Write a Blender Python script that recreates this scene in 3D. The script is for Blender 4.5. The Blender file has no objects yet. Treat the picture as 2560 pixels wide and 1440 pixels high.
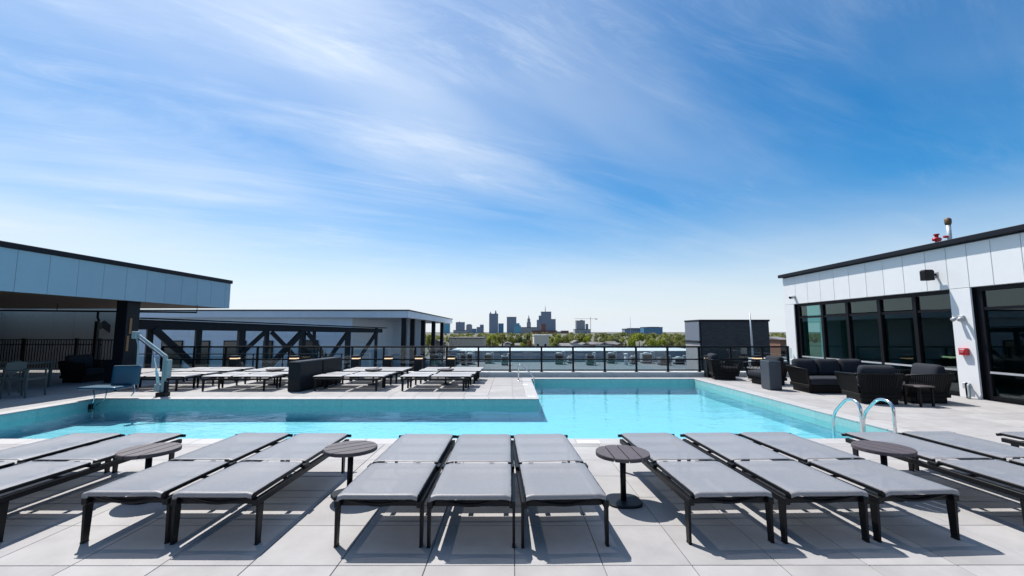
import bpy, math, random
from mathutils import Vector, Matrix
R = math.radians
random.seed(7)
scene = bpy.context.scene
COL = scene.collection

# ------------------------------------------------------------------ camera
cam_data = bpy.data.cameras.new('camera')
cam_data.sensor_width = 36.0
cam_data.lens = 15.0975
cam_data.clip_start = 0.05
cam_data.clip_end = 30000
cam = bpy.data.objects.new('camera', cam_data)
cam.location = (0, 0, 1.604)
cam.rotation_euler = (math.pi / 2 + 0.1003, 0, -0.0014)
COL.objects.link(cam)
scene.camera = cam

# ------------------------------------------------------------------ sky, sun, exposure
SUN_EL, SUN_AZ = R(61), R(-41)          # azimuth from +Y towards +X
SUN_DIR = Vector((math.cos(SUN_EL) * math.sin(SUN_AZ), math.cos(SUN_EL) * math.cos(SUN_AZ), math.sin(SUN_EL)))
world = bpy.data.worlds.new('World')
scene.world = world
world.use_nodes = True


def build_world():
    nt = world.node_tree
    N, L = nt.nodes, nt.links
    N.clear()
    out = N.new('ShaderNodeOutputWorld')
    bg = N.new('ShaderNodeBackground')
    bg.inputs['Strength'].default_value = SKY_STRENGTH
    sky = N.new('ShaderNodeTexSky')
    sky.sky_type = 'NISHITA'
    sky.sun_disc = False
    sky.sun_elevation = SUN_EL
    sky.sun_rotation = SUN_AZ
    sky.altitude = 250
    sky.air_density = 1.0
    sky.dust_density = 0.6
    sky.ozone_density = 2.5
    hsv = N.new('ShaderNodeHueSaturation')
    hsv.inputs['Hue'].default_value = 0.496
    hsv.inputs['Saturation'].default_value = SKY_SAT
    hsv.inputs['Value'].default_value = 1.0
    L.new(sky.outputs[0], hsv.inputs['Color'])
    tc = N.new('ShaderNodeTexCoord')
    sep = N.new('ShaderNodeSeparateXYZ')
    L.new(tc.outputs['Generated'], sep.inputs[0])

    def M(op, a, b=None, c=None, clamp=False):
        n = N.new('ShaderNodeMath')
        n.operation = op
        n.use_clamp = clamp
        for i, v in enumerate((a, b, c)):
            if v is None:
                continue
            if isinstance(v, (int, float)):
                n.inputs[i].default_value = v
            else:
                L.new(v, n.inputs[i])
        return n.outputs[0]

    zc = M('MAXIMUM', sep.outputs['Z'], 0.0)
    den = M('ADD', zc, 0.10)
    u = M('DIVIDE', sep.outputs['X'], den)
    v = M('DIVIDE', sep.outputs['Y'], den)
    ang = R(62)
    sx, sy = math.sin(ang), math.cos(ang)
    along = M('ADD', M('MULTIPLY', u, sx), M('MULTIPLY', v, sy))
    across = M('SUBTRACT', M('MULTIPLY', v, sx), M('MULTIPLY', u, sy))

    def tex(sa, sb, off, detail, rough, distort, scale=1.0):
        cx = N.new('ShaderNodeCombineXYZ')
        L.new(M('MULTIPLY', along, sa), cx.inputs[0])
        L.new(M('MULTIPLY', across, sb), cx.inputs[1])
        cx.inputs[2].default_value = off
        t = N.new('ShaderNodeTexNoise')
        t.inputs['Scale'].default_value = scale
        t.inputs['Detail'].default_value = detail
        t.inputs['Roughness'].default_value = rough
        t.inputs['Distortion'].default_value = distort
        L.new(cx.outputs[0], t.inputs['Vector'])
        return t.outputs['Fac']

    def ramp(fac, lo, hi):
        n = N.new('ShaderNodeMapRange')
        n.interpolation_type = 'SMOOTHSTEP'
        n.inputs['From Min'].default_value = lo
        n.inputs['From Max'].default_value = hi
        L.new(fac, n.inputs['Value'])
        return n.outputs[0]

    veil = ramp(tex(0.34, 0.62, 18, 4, 0.55, 0.4), 0.32, 0.74)         # wide milky sheets
    streak = ramp(tex(0.34, 1.75, 32.6, 9, 0.66, 0.9), 0.44, 0.80)    # cirrus bands
    fibre = ramp(tex(1.3, 4.6, 27, 8, 0.70, 1.3), 0.46, 0.80)         # combed, broken fibres
    patch = ramp(tex(0.9, 1.3, 21.0, 4, 0.55, 0.5), 0.40, 0.68)
    wisps = M('MULTIPLY', fibre, patch)
    m = M('ADD', M('MULTIPLY', veil, 0.44), M('MULTIPLY', streak, 0.26))
    m = M('ADD', m, M('MULTIPLY', wisps, 0.24))
    # cirrus scatters the sun forward: denser-looking towards the sun, all round the sky
    dv = N.new('ShaderNodeVectorMath')
    dv.operation = 'DOT_PRODUCT'
    L.new(tc.outputs['Generated'], dv.inputs[0])
    dv.inputs[1].default_value = SUN_DIR
    fwd = M('POWER', M('MAXIMUM', dv.outputs['Value'], 0.0), 3.0)
    m = M('MULTIPLY', m, M('ADD', M('MULTIPLY', fwd, 1.55), 0.32))
    m = M('ADD', m, M('MULTIPLY', fwd, 0.36))
    low = M('POWER', ramp(sep.outputs['Z'], 0.50, -0.06), 2.7)                           # long path through the thin cloud low down
    L.new(M('SUBTRACT', SKY_SAT, M('MULTIPLY', low, 0.9)), hsv.inputs['Saturation'])
    m = M('ADD', m, M('MULTIPLY', low, 0.88), clamp=True)
    mix = N.new('ShaderNodeMix')
    mix.data_type = 'RGBA'
    L.new(m, mix.inputs['Factor'])
    L.new(hsv.outputs[0], mix.inputs['A'])
    cc = N.new('ShaderNodeVectorMath')
    cc.operation = 'SCALE'
    cc.inputs[0].default_value = CLOUD
    L.new(M('ADD', M('MULTIPLY', fwd, 0.35), 0.90), cc.inputs['Scale'])
    L.new(cc.outputs[0], mix.inputs['B'])
    L.new(mix.outputs['Result'], bg.inputs['Color'])
    L.new(bg.outputs[0], out.inputs[0])


SKY_STRENGTH = 0.10
SKY_SAT = 1.68
CLOUD = (6.4, 7.0, 7.7)
build_world()

sun_data = bpy.data.lights.new('sun', 'SUN')
sun_data.energy = 5.0
sun_data.angle = R(0.53)
sun_data.color = (1.0, 0.955, 0.89)
sun = bpy.data.objects.new('sun', sun_data)
sun.rotation_euler = SUN_DIR.to_track_quat('Z', 'Y').to_euler()
COL.objects.link(sun)

scene.view_settings.view_transform = 'Standard'
scene.view_settings.look = 'None'
scene.view_settings.exposure = 0.45
scene.view_settings.gamma = 1.0
scene.view_settings.use_curve_mapping = False
scene.render.engine = 'CYCLES'
scene.cycles.use_denoising = True
scene.cycles.max_bounces = 10
scene.cycles.transparent_max_bounces = 24
scene.cycles.caustics_reflective = False
scene.cycles.caustics_refractive = False

# ------------------------------------------------------------------ materials
MATS = {}


def mat(name, color, rough=0.6, metal=0.0, var=0.0, vscale=8.0, bump=0.0, bscale=60.0, rand=0.0,
        spec=0.5, emit=None, estr=0.0, stretch=None, color2=None, trans=0.0):
    if name in MATS:
        return MATS[name]
    m = bpy.data.materials.new(name)
    m.use_nodes = True
    nt = m.node_tree
    N, L = nt.nodes, nt.links
    b = N['Principled BSDF']
    b.inputs['Base Color'].default_value = (*color, 1)
    b.inputs['Roughness'].default_value = rough
    b.inputs['Metallic'].default_value = metal
    b.inputs['Specular IOR Level'].default_value = spec
    tc = N.new('ShaderNodeTexCoord')
    vec = tc.outputs['Object']
    oi = None
    if rand or True:
        oi = N.new('ShaderNodeObjectInfo')
        add = N.new('ShaderNodeVectorMath')
        add.operation = 'ADD'
        sc = N.new('ShaderNodeMath')
        sc.operation = 'MULTIPLY'
        sc.inputs[1].default_value = 37.0
        L.new(oi.outputs['Random'], sc.inputs[0])
        L.new(vec, add.inputs[0])
        L.new(sc.outputs[0], add.inputs[1])
        vec = add.outputs[0]
    if stretch:
        mp = N.new('ShaderNodeMapping')
        mp.inputs['Scale'].default_value = stretch
        L.new(vec, mp.inputs['Vector'])
        vec = mp.outputs[0]
    col_socket = None
    if var or color2:
        t = N.new('ShaderNodeTexNoise')
        t.inputs['Scale'].default_value = vscale
        t.inputs['Detail'].default_value = 6
        t.inputs['Roughness'].default_value = 0.62
        L.new(vec, t.inputs['Vector'])
        mx = N.new('ShaderNodeMix')
        mx.data_type = 'RGBA'
        c2 = color2 or tuple(c * (1 + var) for c in color)
        c1 = tuple(c * (1 - var) for c in color) if not color2 else color
        mx.inputs['A'].default_value = (*c1, 1)
        mx.inputs['B'].default_value = (*c2, 1)
        mr = N.new('ShaderNodeMapRange')
        mr.inputs['From Min'].default_value = 0.3
        mr.inputs['From Max'].default_value = 0.7
        L.new(t.outputs['Fac'], mr.inputs['Value'])
        L.new(mr.outputs[0], mx.inputs['Factor'])
        col_socket = mx.outputs['Result']
    if rand:
        mm = N.new('ShaderNodeMapRange')
        mm.inputs['To Min'].default_value = 1 - rand
        mm.inputs['To Max'].default_value = 1 + rand
        L.new(oi.outputs['Random'], mm.inputs['Value'])
        hs = N.new('ShaderNodeHueSaturation')
        if col_socket:
            L.new(col_socket, hs.inputs['Color'])
        else:
            hs.inputs['Color'].default_value = (*color, 1)
        L.new(mm.outputs[0], hs.inputs['Value'])
        col_socket = hs.outputs[0]
    if col_socket:
        L.new(col_socket, b.inputs['Base Color'])
    if bump:
        t2 = N.new('ShaderNodeTexNoise')
        t2.inputs['Scale'].default_value = bscale
        t2.inputs['Detail'].default_value = 4
        L.new(vec, t2.inputs['Vector'])
        bp = N.new('ShaderNodeBump')
        bp.inputs['Strength'].default_value = bump
        bp.inputs['Distance'].default_value = 0.004
        L.new(t2.outputs['Fac'], bp.inputs['Height'])
        L.new(bp.outputs[0], b.inputs['Normal'])
    if emit:
        b.inputs['Emission Color'].default_value = (*emit, 1)
        b.inputs['Emission Strength'].default_value = estr
    if trans:
        tr = N.new('ShaderNodeBsdfTransparent')
        ms = N.new('ShaderNodeMixShader')
        ms.inputs[0].default_value = trans
        L.new(b.outputs[0], ms.inputs[1])
        L.new(tr.outputs[0], ms.inputs[2])
        L.new(ms.outputs[0], N['Material Output'].inputs[0])
    MATS[name] = m
    return m


def glass_mat(name, tint, ior=1.5, rough=0.0, ripple=None, refl=1.0):
    """clear sheet: tinted see-through plus Fresnel mirror"""
    m = bpy.data.materials.new(name)
    m.use_nodes = True
    nt = m.node_tree
    N, L = nt.nodes, nt.links
    N.remove(N['Principled BSDF'])
    tr = N.new('ShaderNodeBsdfTransparent')
    tr.inputs[0].default_value = (*tint, 1)
    gl = N.new('ShaderNodeBsdfGlossy')
    gl.inputs['Roughness'].default_value = rough
    gl.inputs['Color'].default_value = (refl, refl, refl, 1)
    fr = N.new('ShaderNodeFresnel')
    # a thin sheet reflects alike from both sides: undo the node's inside-out index on back faces
    gm = N.new('ShaderNodeNewGeometry')
    ir = N.new('ShaderNodeMath')
    ir.operation = 'MULTIPLY_ADD'
    ir.inputs[1].default_value = 1 / ior - ior
    ir.inputs[2].default_value = ior
    L.new(gm.outputs['Backfacing'], ir.inputs[0])
    L.new(ir.outputs[0], fr.inputs['IOR'])
    ms = N.new('ShaderNodeMixShader')
    L.new(fr.outputs[0], ms.inputs[0])
    L.new(tr.outputs[0], ms.inputs[1])
    L.new(gl.outputs[0], ms.inputs[2])
    L.new(ms.outputs[0], N['Material Output'].inputs[0])
    if ripple:
        tc = N.new('ShaderNodeTexCoord')
        hs = None
        for sc, st, amp in ripple:
            mp = N.new('ShaderNodeMapping')
            mp.inputs['Scale'].default_value = st
            L.new(tc.outputs['Object'], mp.inputs['Vector'])
            t = N.new('ShaderNodeTexNoise')
            t.inputs['Scale'].default_value = sc
            t.inputs['Detail'].default_value = 3
            t.inputs['Distortion'].default_value = 0.6
            L.new(mp.outputs[0], t.inputs['Vector'])
            k = N.new('ShaderNodeMath')
            k.operation = 'MULTIPLY'
            k.inputs[1].default_value = amp
            L.new(t.outputs['Fac'], k.inputs[0])
            if hs is None:
                hs = k.outputs[0]
            else:
                a = N.new('ShaderNodeMath')
                a.operation = 'ADD'
                L.new(hs, a.inputs[0])
                L.new(k.outputs[0], a.inputs[1])
                hs = a.outputs[0]
        bp = N.new('ShaderNodeBump')
        bp.inputs['Strength'].default_value = 1.0
        bp.inputs['Distance'].default_value = 1.0
        L.new(hs, bp.inputs['Height'])
        L.new(bp.outputs[0], gl.inputs['Normal'])
        L.new(bp.outputs[0], fr.inputs['Normal'])
    MATS[name] = m
    return m


PAVER = mat('paver', (0.30, 0.292, 0.293), 0.72, var=0.12, vscale=2.6, bump=0.15, bscale=220, rand=0.075, spec=0.35)
GROUT = mat('joint', (0.16, 0.16, 0.165), 0.9)
COPING = mat('coping', (0.36, 0.352, 0.353), 0.6, var=0.05, vscale=7, rand=0.03)
BLACK = mat('black_aluminium', (0.006, 0.0065, 0.008), 0.42, var=0.2, vscale=30, spec=0.2)
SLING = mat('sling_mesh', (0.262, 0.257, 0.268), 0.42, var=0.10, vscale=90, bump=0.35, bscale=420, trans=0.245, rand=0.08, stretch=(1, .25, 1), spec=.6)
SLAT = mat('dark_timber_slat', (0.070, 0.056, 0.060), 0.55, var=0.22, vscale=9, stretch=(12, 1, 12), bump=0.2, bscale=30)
SLINGSHEEN = mat('sheen_pale_sling_mesh', (0.46, 0.455, 0.46), 0.42, var=0.08, vscale=90, bump=0.3, bscale=420, trans=0.245, rand=0.06, stretch=(1, .25, 1), spec=.6)  # grey sling whitened to stand in for sheen at a low view
SLING.node_tree.nodes['Principled BSDF'].inputs['Sheen Weight'].default_value = 1.0
SLING.node_tree.nodes['Principled BSDF'].inputs['Sheen Roughness'].default_value = 0.28
STEEL = mat('stainless_steel', (0.62, 0.63, 0.64), 0.16, metal=1.0, var=0.04, vscale=20)
CHAR = mat('charcoal_panel', (0.009, 0.012, 0.017), 0.5, spec=0.2, var=0.15, vscale=4, rand=0.05)
WICKER = mat('black_rope', (0.006, 0.006, 0.0065), 0.7, spec=0.2, var=0.25, vscale=60, bump=0.5, bscale=160)
CUSH = mat('charcoal_cushion', (0.020, 0.023, 0.030), 0.88, var=0.12, vscale=70, bump=0.35, bscale=500, rand=0.05, spec=0.25)
ANNEXSHADED = mat('annex_panel', (0.64, 0.71, 0.78), 0.5, var=0.03, vscale=2.5, rand=0.03, spec=0.4)  # white panel with the blue of its shaded side mixed in
CANOPYSHADED = mat('shade_blue_panel', (0.27, 0.43, 0.53), 0.5, var=0.03, vscale=2.5, rand=0.03, spec=0.4)  # white panel; the dim blue of shade is mixed into its colour
WHITE = mat('white_panel', (0.70, 0.705, 0.71), 0.48, var=0.02, vscale=2.5, rand=0.025, spec=0.4)
SEAM = mat('panel_seam', (0.30, 0.31, 0.33), 0.6)
CAP = mat('dark_roof_cap', (0.008, 0.010, 0.016), 0.5, spec=0.2)
SOFFIT = mat('brown_soffit', (0.13, 0.085, 0.05), 0.6, var=0.15, vscale=3, stretch=(1, 14, 1))
PALE = mat('pale_soffit', (0.62, 0.60, 0.57), 0.7)
TRUSS = mat('truss_steel', (0.011, 0.015, 0.021), 0.5, spec=0.2, var=0.2, vscale=3)
POOLFLOOR = mat('pool_plaster', (0.27, 0.48, 0.545), 0.8, var=0.03, vscale=2.5)
POOLTILE = mat('waterline_tile', (0.25, 0.46, 0.45), 0.35, var=0.10, vscale=14, rand=0.05)
WATER = glass_mat('pool_water', (0.68, 0.95, 0.98), 1.27, 0.012,
                  ripple=((1.3, (1, 1.6, 1), 0.016), (5.0, (1, 1.5, 1), 0.0050), (16.0, (1, 1.3, 1), 0.0010)))
GLASS = glass_mat('rail_glass', (0.80, 0.87, 0.89), 1.5)
WINGLASS = glass_mat('window_glass', (0.36, 0.58, 0.57), 1.6)
FRAME = mat('dark_window_frame', (0.005, 0.0055, 0.008), 0.45, spec=0.2)
ROOM = mat('room_wall', (0.16, 0.25, 0.25), 0.8, var=0.1, vscale=1.5)
ROOMFLOOR = mat('room_floor', (0.22, 0.22, 0.21), 0.5)
RED = mat('red_enamel', (0.45, 0.012, 0.02), 0.4, var=0.1, vscale=20)
GLOW = mat('lamp_glow', (0.9, 0.8, 0.6), 0.5, emit=(1.0, 0.70, 0.40), estr=0.75)
WOODLAMP = mat('wood_lamp', (0.20, 0.11, 0.045), 0.5, emit=(1.0, 0.5, 0.15), estr=0.015)
GREYMETAL = mat('galvanised_metal', (0.42, 0.44, 0.46), 0.45, metal=0.3, var=0.1, vscale=6, rand=0.12)
BLUESEAT = mat('blue_plastic_seat', (0.010, 0.065, 0.115), 0.4, var=0.05)  # blue darkened to put the canopy shade into the colour
LIFTSHADED = mat('lift_paint', (0.27, 0.32, 0.335), 0.35, var=0.05)  # white paint dulled to look shaded by the canopy
SAGE = mat('sage_metal', (0.07, 0.09, 0.085), 0.5)
ROOFMEM = mat('roof_membrane', (0.105, 0.12, 0.135), 0.8, var=0.07, vscale=0.5)
PARAPET = mat('parapet_render', (0.25, 0.29, 0.33), 0.8, var=0.06, vscale=0.7)
WHITECAP = mat('white_cap', (0.62, 0.62, 0.62), 0.5)
BARK = mat('bark', (0.11, 0.085, 0.065), 0.9, var=0.3, vscale=3)
CITY = mat('city_ground', (0.10, 0.10, 0.075), 0.95, var=0.3, vscale=0.02)
CONC = mat('light_concrete', (0.50, 0.50, 0.49), 0.75, var=0.06, vscale=6)

# ------------------------------------------------------------------ mesh builder
CACHE = {}


class MB:
    def __init__(s):
        s.v, s.f = [], []

    def add(s, vs, fs):
        o = len(s.v)
        s.v += [tuple(p) for p in vs]
        s.f += [tuple(i + o for i in f) for f in fs]
        return s

    def box(s, x0, x1, y0, y1, z0, z1):
        return s.add([(x0, y0, z0), (x1, y0, z0), (x1, y1, z0), (x0, y1, z0), (x0, y0, z1), (x1, y0, z1), (x1, y1, z1), (x0, y1, z1)],
                     [(0, 3, 2, 1), (4, 5, 6, 7), (0, 1, 5, 4), (1, 2, 6, 5), (2, 3, 7, 6), (3, 0, 4, 7)])

    def cbox(s, x0, x1, y0, y1, z0, z1, c=0.006):
        """box with chamfered edges"""
        lo, hi = (x0, y0, z0), (x1, y1, z1)
        idx, vs, fs = {}, [], []
        for sx in (0, 1):
            for sy in (0, 1):
                for sz in (0, 1):
                    sg = (sx, sy, sz)
                    base = [hi[i] if sg[i] else lo[i] for i in range(3)]
                    for a in range(3):
                        p = [base[i] if i == a else base[i] + (-c if sg[i] else c) for i in range(3)]
                        idx[(sx, sy, sz, a)] = len(vs)
                        vs.append(p)
        for a in range(3):
            b, d = (a + 1) % 3, (a + 2) % 3
            for sgn in (0, 1):
                q = []
                for (i, j) in ((0, 0), (1, 0), (1, 1), (0, 1)):
                    k = [0, 0, 0]
                    k[a], k[b], k[d] = sgn, i, j
                    q.append(idx[(*k, a)])
                fs.append(q if sgn else q[::-1])
        for a in range(3):              # edges along axis a
            b, d = (a + 1) % 3, (a + 2) % 3
            for i in (0, 1):
                for j in (0, 1):
                    k0, k1 = [0, 0, 0], [0, 0, 0]
                    k0[a], k0[b], k0[d] = 0, i, j
                    k1[a], k1[b], k1[d] = 1, i, j
                    q = [idx[(*k0, b)], idx[(*k1, b)], idx[(*k1, d)], idx[(*k0, d)]]
                    fs.append(q if (i == j) else q[::-1])
        for sx in (0, 1):
            for sy in (0, 1):
                for sz in (0, 1):
                    t = [idx[(sx, sy, sz, a)] for a in range(3)]
                    fs.append(t if (sx + sy + sz) % 2 else t[::-1])
        return s.add(vs, fs)

    def bar(s, p, q, w, h, up=(0, 0, 1)):
        p, q = Vector(p), Vector(q)
        d = (q - p).normalized()
        u = Vector(up)
        if abs(d.dot(u)) > 0.98:
            u = Vector((0, 1, 0))
        sd = d.cross(u).normalized()
        u = sd.cross(d).normalized()
        vs = []
        for e in (p, q):
            for a, b in ((-1, -1), (1, -1), (1, 1), (-1, 1)):
                vs.append(e + sd * (a * w / 2) + u * (b * h / 2))
        return s.add(vs, [(0, 1, 2, 3), (7, 6, 5, 4), (0, 4, 5, 1), (1, 5, 6, 2), (2, 6, 7, 3), (3, 7, 4, 0)])

    def tube(s, path, r, n=10, cap=True):
        P = [Vector(p) for p in path]
        rs = r if isinstance(r, (list, tuple)) else [r] * len(P)
        o = len(s.v)
        prev = None
        for i, p in enumerate(P):
            if i == 0:
                t = P[1] - P[0]
            elif i == len(P) - 1:
                t = P[-1] - P[-2]
            else:
                t = (P[i + 1] - p).normalized() + (p - P[i - 1]).normalized()
            t.normalize()
            if prev is None:
                a = t.orthogonal().normalized()
            else:
                a = (prev - t * prev.dot(t)).normalized()
            prev = a
            b = t.cross(a)
            for k in range(n):
                th = 2 * math.pi * k / n
                s.v.append(tuple(p + (a * math.cos(th) + b * math.sin(th)) * rs[i]))
        for i in range(len(P) - 1):
            for k in range(n):
                k2 = (k + 1) % n
                s.f.append((o + i * n + k, o + i * n + k2, o + (i + 1) * n + k2, o + (i + 1) * n + k))
        if cap:
            s.f.append(tuple(o + k for k in range(n))[::-1])
            s.f.append(tuple(o + (len(P) - 1) * n + k for k in range(n)))
        return s

    def prism(s, poly, z0, z1, c=0.0):
        """upright prism over a convex polygon (counter-clockwise), optional top chamfer"""
        n = len(poly)
        cx = sum(p[0] for p in poly) / n
        cy = sum(p[1] for p in poly) / n
        rings = [[(x, y, z0) for x, y in poly]]
        if c:
            rings.append([(x, y, z1 - c) for x, y in poly])
            rr = max(math.hypot(x - cx, y - cy) for x, y in poly)
            k = 1 - c / rr
            rings.append([(cx + (x - cx) * k, cy + (y - cy) * k, z1) for x, y in poly])
        else:
            rings.append([(x, y, z1) for x, y in poly])
        vs = [p for r in rings for p in r]
        fs = [tuple(range(n))[::-1], tuple((len(rings) - 1) * n + i for i in range(n))]
        for r in range(len(rings) - 1):
            for i in range(n):
                j = (i + 1) % n
                fs.append((r * n + i, r * n + j, (r + 1) * n + j, (r + 1) * n + i))
        return s.add(vs, fs)

    def cushion(s, x0, x1, y0, y1, z0, z1, r=0.06, n=9, puff=0.02):
        c = Vector(((x0 + x1) / 2, (y0 + y1) / 2, (z0 + z1) / 2))
        h = Vector(((x1 - x0) / 2, (y1 - y0) / 2, (z1 - z0) / 2))
        r = min(r, min(h) * 0.95)
        idx, vs, fs = {}, [], []
        ts = [math.sin((i / (n - 1) * 2 - 1) * math.pi / 2) for i in range(n)]

        def vid(q):
            k = tuple(round(a, 5) for a in q)
            if k not in idx:
                p = Vector((q[0] * h[0], q[1] * h[1], q[2] * h[2]))
                cl = Vector([max(-(h[i] - r), min(h[i] - r, p[i])) for i in range(3)])
                d = p - cl
                if d.length > 1e-9:
                    p = cl + d.normalized() * r
                pf = puff * (1 - q[0] ** 2) * (1 - q[1] ** 2) + puff * (1 - q[0] ** 2) * (1 - q[2] ** 2)
                ax = [abs(a) for a in q]
                a = min(range(3), key=lambda i: h[i])
                if ax[a] > 0.99:
                    oth = [i for i in range(3) if i != a]
                    p[a] += math.copysign(puff * (1 - q[oth[0]] ** 2) * (1 - q[oth[1]] ** 2), q[a])
                idx[k] = len(vs)
                vs.append(c + p)
            return idx[k]
        for a in range(3):
            b, d = (a + 1) % 3, (a + 2) % 3
            for sg in (-1, 1):
                for i in range(n - 1):
                    for j in range(n - 1):
                        q = []
                        for (ii, jj) in ((i, j), (i + 1, j), (i + 1, j + 1), (i, j + 1)):
                            k = [0, 0, 0]
                            k[a], k[b], k[d] = sg, ts[ii], ts[jj]
                            q.append(vid(k))
                        fs.append(q if sg > 0 else q[::-1])
        return s.add(vs, fs)

    def mesh(s, name, m, smooth=False):
        me = bpy.data.meshes.new(name)
        me.from_pydata(s.v, [], s.f)
        me.materials.append(m)
        if smooth:
            me.polygons.foreach_set('use_smooth', [True] * len(me.polygons))
        me.update()
        return me

    def build(s, name, m, parent=None, smooth=False, loc=(0, 0, 0)):
        o = bpy.data.objects.new(name, s.mesh(name, m, smooth))
        o.location = loc
        o.parent = parent
        COL.objects.link(o)
        return o


def place(name, mesh, parent=None, loc=(0, 0, 0), rz=0.0, scale=None):
    o = bpy.data.objects.new(name, mesh)
    o.location = loc
    o.rotation_euler = (0, 0, rz)
    if scale:
        o.scale = scale
    o.parent = parent
    COL.objects.link(o)
    return o


def thing(name, label, cat, loc=(0, 0, 0), rz=0.0, group=None):
    o = bpy.data.objects.new(name, None)
    o.location = loc
    o.rotation_euler = (0, 0, rz)
    o.empty_display_size = 0.1
    COL.objects.link(o)
    return tag(o, label, cat, group)


def tag(o, label, cat, group=None):
    o['label'] = label
    o['category'] = cat
    if group:
        o['group'] = group
    return o


def kind(o, k, label=None):
    o['kind'] = k
    if label:
        o['label'] = label
    return o


def smooth(path, n=6, rad=0.06):
    """round the corners of a polyline"""
    P = [Vector(p) for p in path]
    out = [P[0]]
    for i in range(1, len(P) - 1):
        a, b, c = P[i - 1], P[i], P[i + 1]
        r = min(rad, (a - b).length * 0.49, (c - b).length * 0.49)
        p, q = b + (a - b).normalized() * r, b + (c - b).normalized() * r
        for k in range(n + 1):
            t = k / n
            out.append(p * (1 - t) ** 2 + b * 2 * t * (1 - t) + q * t * t)
    out.append(P[-1])
    return out


ORD = ['first', 'second', 'third', 'fourth', 'fifth', 'sixth', 'seventh', 'eighth', 'ninth', 'tenth', 'eleventh', 'twelfth', 'thirteenth',
       'fourteenth', 'fifteenth', 'sixteenth', 'seventeenth', 'eighteenth', 'nineteenth', 'twentieth']

# ================================================================== THE SETTING
# pool outline
PX0, PX1, PY0, PY1 = -9.91, 6.22, 6.63, 10.47     # long arm of the pool
IX = 0.65                                          # right edge of the raised sun deck (the pool goes round it)
PY2 = 14.82                                        # far edge of the wide arm
WZ, FZ = -0.165, -0.50                             # water level, apparent floor level
DX0, DX1, DY0, DY1 = -24.0, 11.10, -7.0, 15.42

# ground far below
kind(MB().add([(-9000, -300, -16), (9000, -300, -16), (9000, 9000, -16), (-9000, 9000, -16)], [(0, 1, 2, 3)]).build('ground', CITY), 'structure')

# deck slab under the pavers (joints show it)
slab = MB()
Z = -0.010
rects = [(DX0, DX1, DY0, PY0), (DX0, PX0, PY0, 19.0), (PX0, IX, PY1, DY1), (PX1, DX1, PY0, DY1), (IX, PX1, PY2, DY1)]
for (a, b, c, d) in rects:
    slab.box(a, b, c, d, -0.30, Z)
deck = kind(slab.build('deck', GROUT), 'structure')

# pavers
T, GX0, GY0, GAP = 0.61, 0.0232, 3.1336, 0.0028
CW = 0.30                                          # coping width
tile_rects = [(DX0, DX1, DY0, PY0 - CW), (DX0, PX0 - CW, PY0 - CW, 19.0), (PX0 - CW, IX - CW, PY1 + CW, DY1),
              (PX1 + CW, DX1, PY0 - CW, 17.6), (IX - CW, PX1 + CW, PY2 + CW, DY1)]
tiles = []
for (a, b, c, d) in tile_rects:
    i0, i1 = math.floor((a - GX0) / T), math.ceil((b - GX0) / T)
    j0, j1 = math.floor((c - GY0) / T), math.ceil((d - GY0) / T)
    for i in range(i0, i1):
        for j in range(j0, j1):
            x0, x1 = max(a, GX0 + i * T) + GAP, min(b, GX0 + (i + 1) * T) - GAP
            y0, y1 = max(c, GY0 + j * T) + GAP, min(d, GY0 + (j + 1) * T) - GAP
            if x1 - x0 > 0.03 and y1 - y0 > 0.03:
                tiles.append((x0, x1, y0, y1))


def seen_area(t):
    x, y = (t[0] + t[1]) / 2, (t[2] + t[3]) / 2
    if y < 2.45:
        return 0
    u = 1278.5 + x * 1073.6 / y
    if u < -90 or u > 2650:
        return 0
    return (t[1] - t[0]) * (t[3] - t[2]) / y ** 3


tiles.sort(key=seen_area, reverse=True)
full = MB().cbox(-T / 2 + GAP, T / 2 - GAP, -T / 2 + GAP, T / 2 - GAP, -0.03, 0, 0.0025).mesh('paver', PAVER)
rest = MB()
for n, (x0, x1, y0, y1) in enumerate(tiles):
    cx, cy = (x0 + x1) / 2, (y0 + y1) / 2
    dz = random.uniform(-0.0006, 0.0006)
    if n < 300 and seen_area((x0, x1, y0, y1)) > 0:
        if abs(x1 - x0 - T + 2 * GAP) < 1e-4 and abs(y1 - y0 - T + 2 * GAP) < 1e-4:
            o = place('paver', full, deck, (cx, cy, dz))
        else:
            w, h = (x1 - x0) / 2, (y1 - y0) / 2
            o = place('paver', MB().cbox(-w, w, -h, h, -0.03, 0, 0.0025).mesh('paver', PAVER), deck, (cx, cy, dz))
        o.rotation_euler = (random.uniform(-.001, .001), random.uniform(-.001, .001), 0)
    else:
        rest.box(x0, x1, y0, y1, -0.03, dz)
kind(rest.build('paver_field', PAVER, deck), 'stuff')

# pool basin
basin = kind(MB().box(PX0, PX1, PY0, PY2, FZ - 0.2, FZ).build('pool_basin', POOLFLOOR), 'structure')


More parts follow.
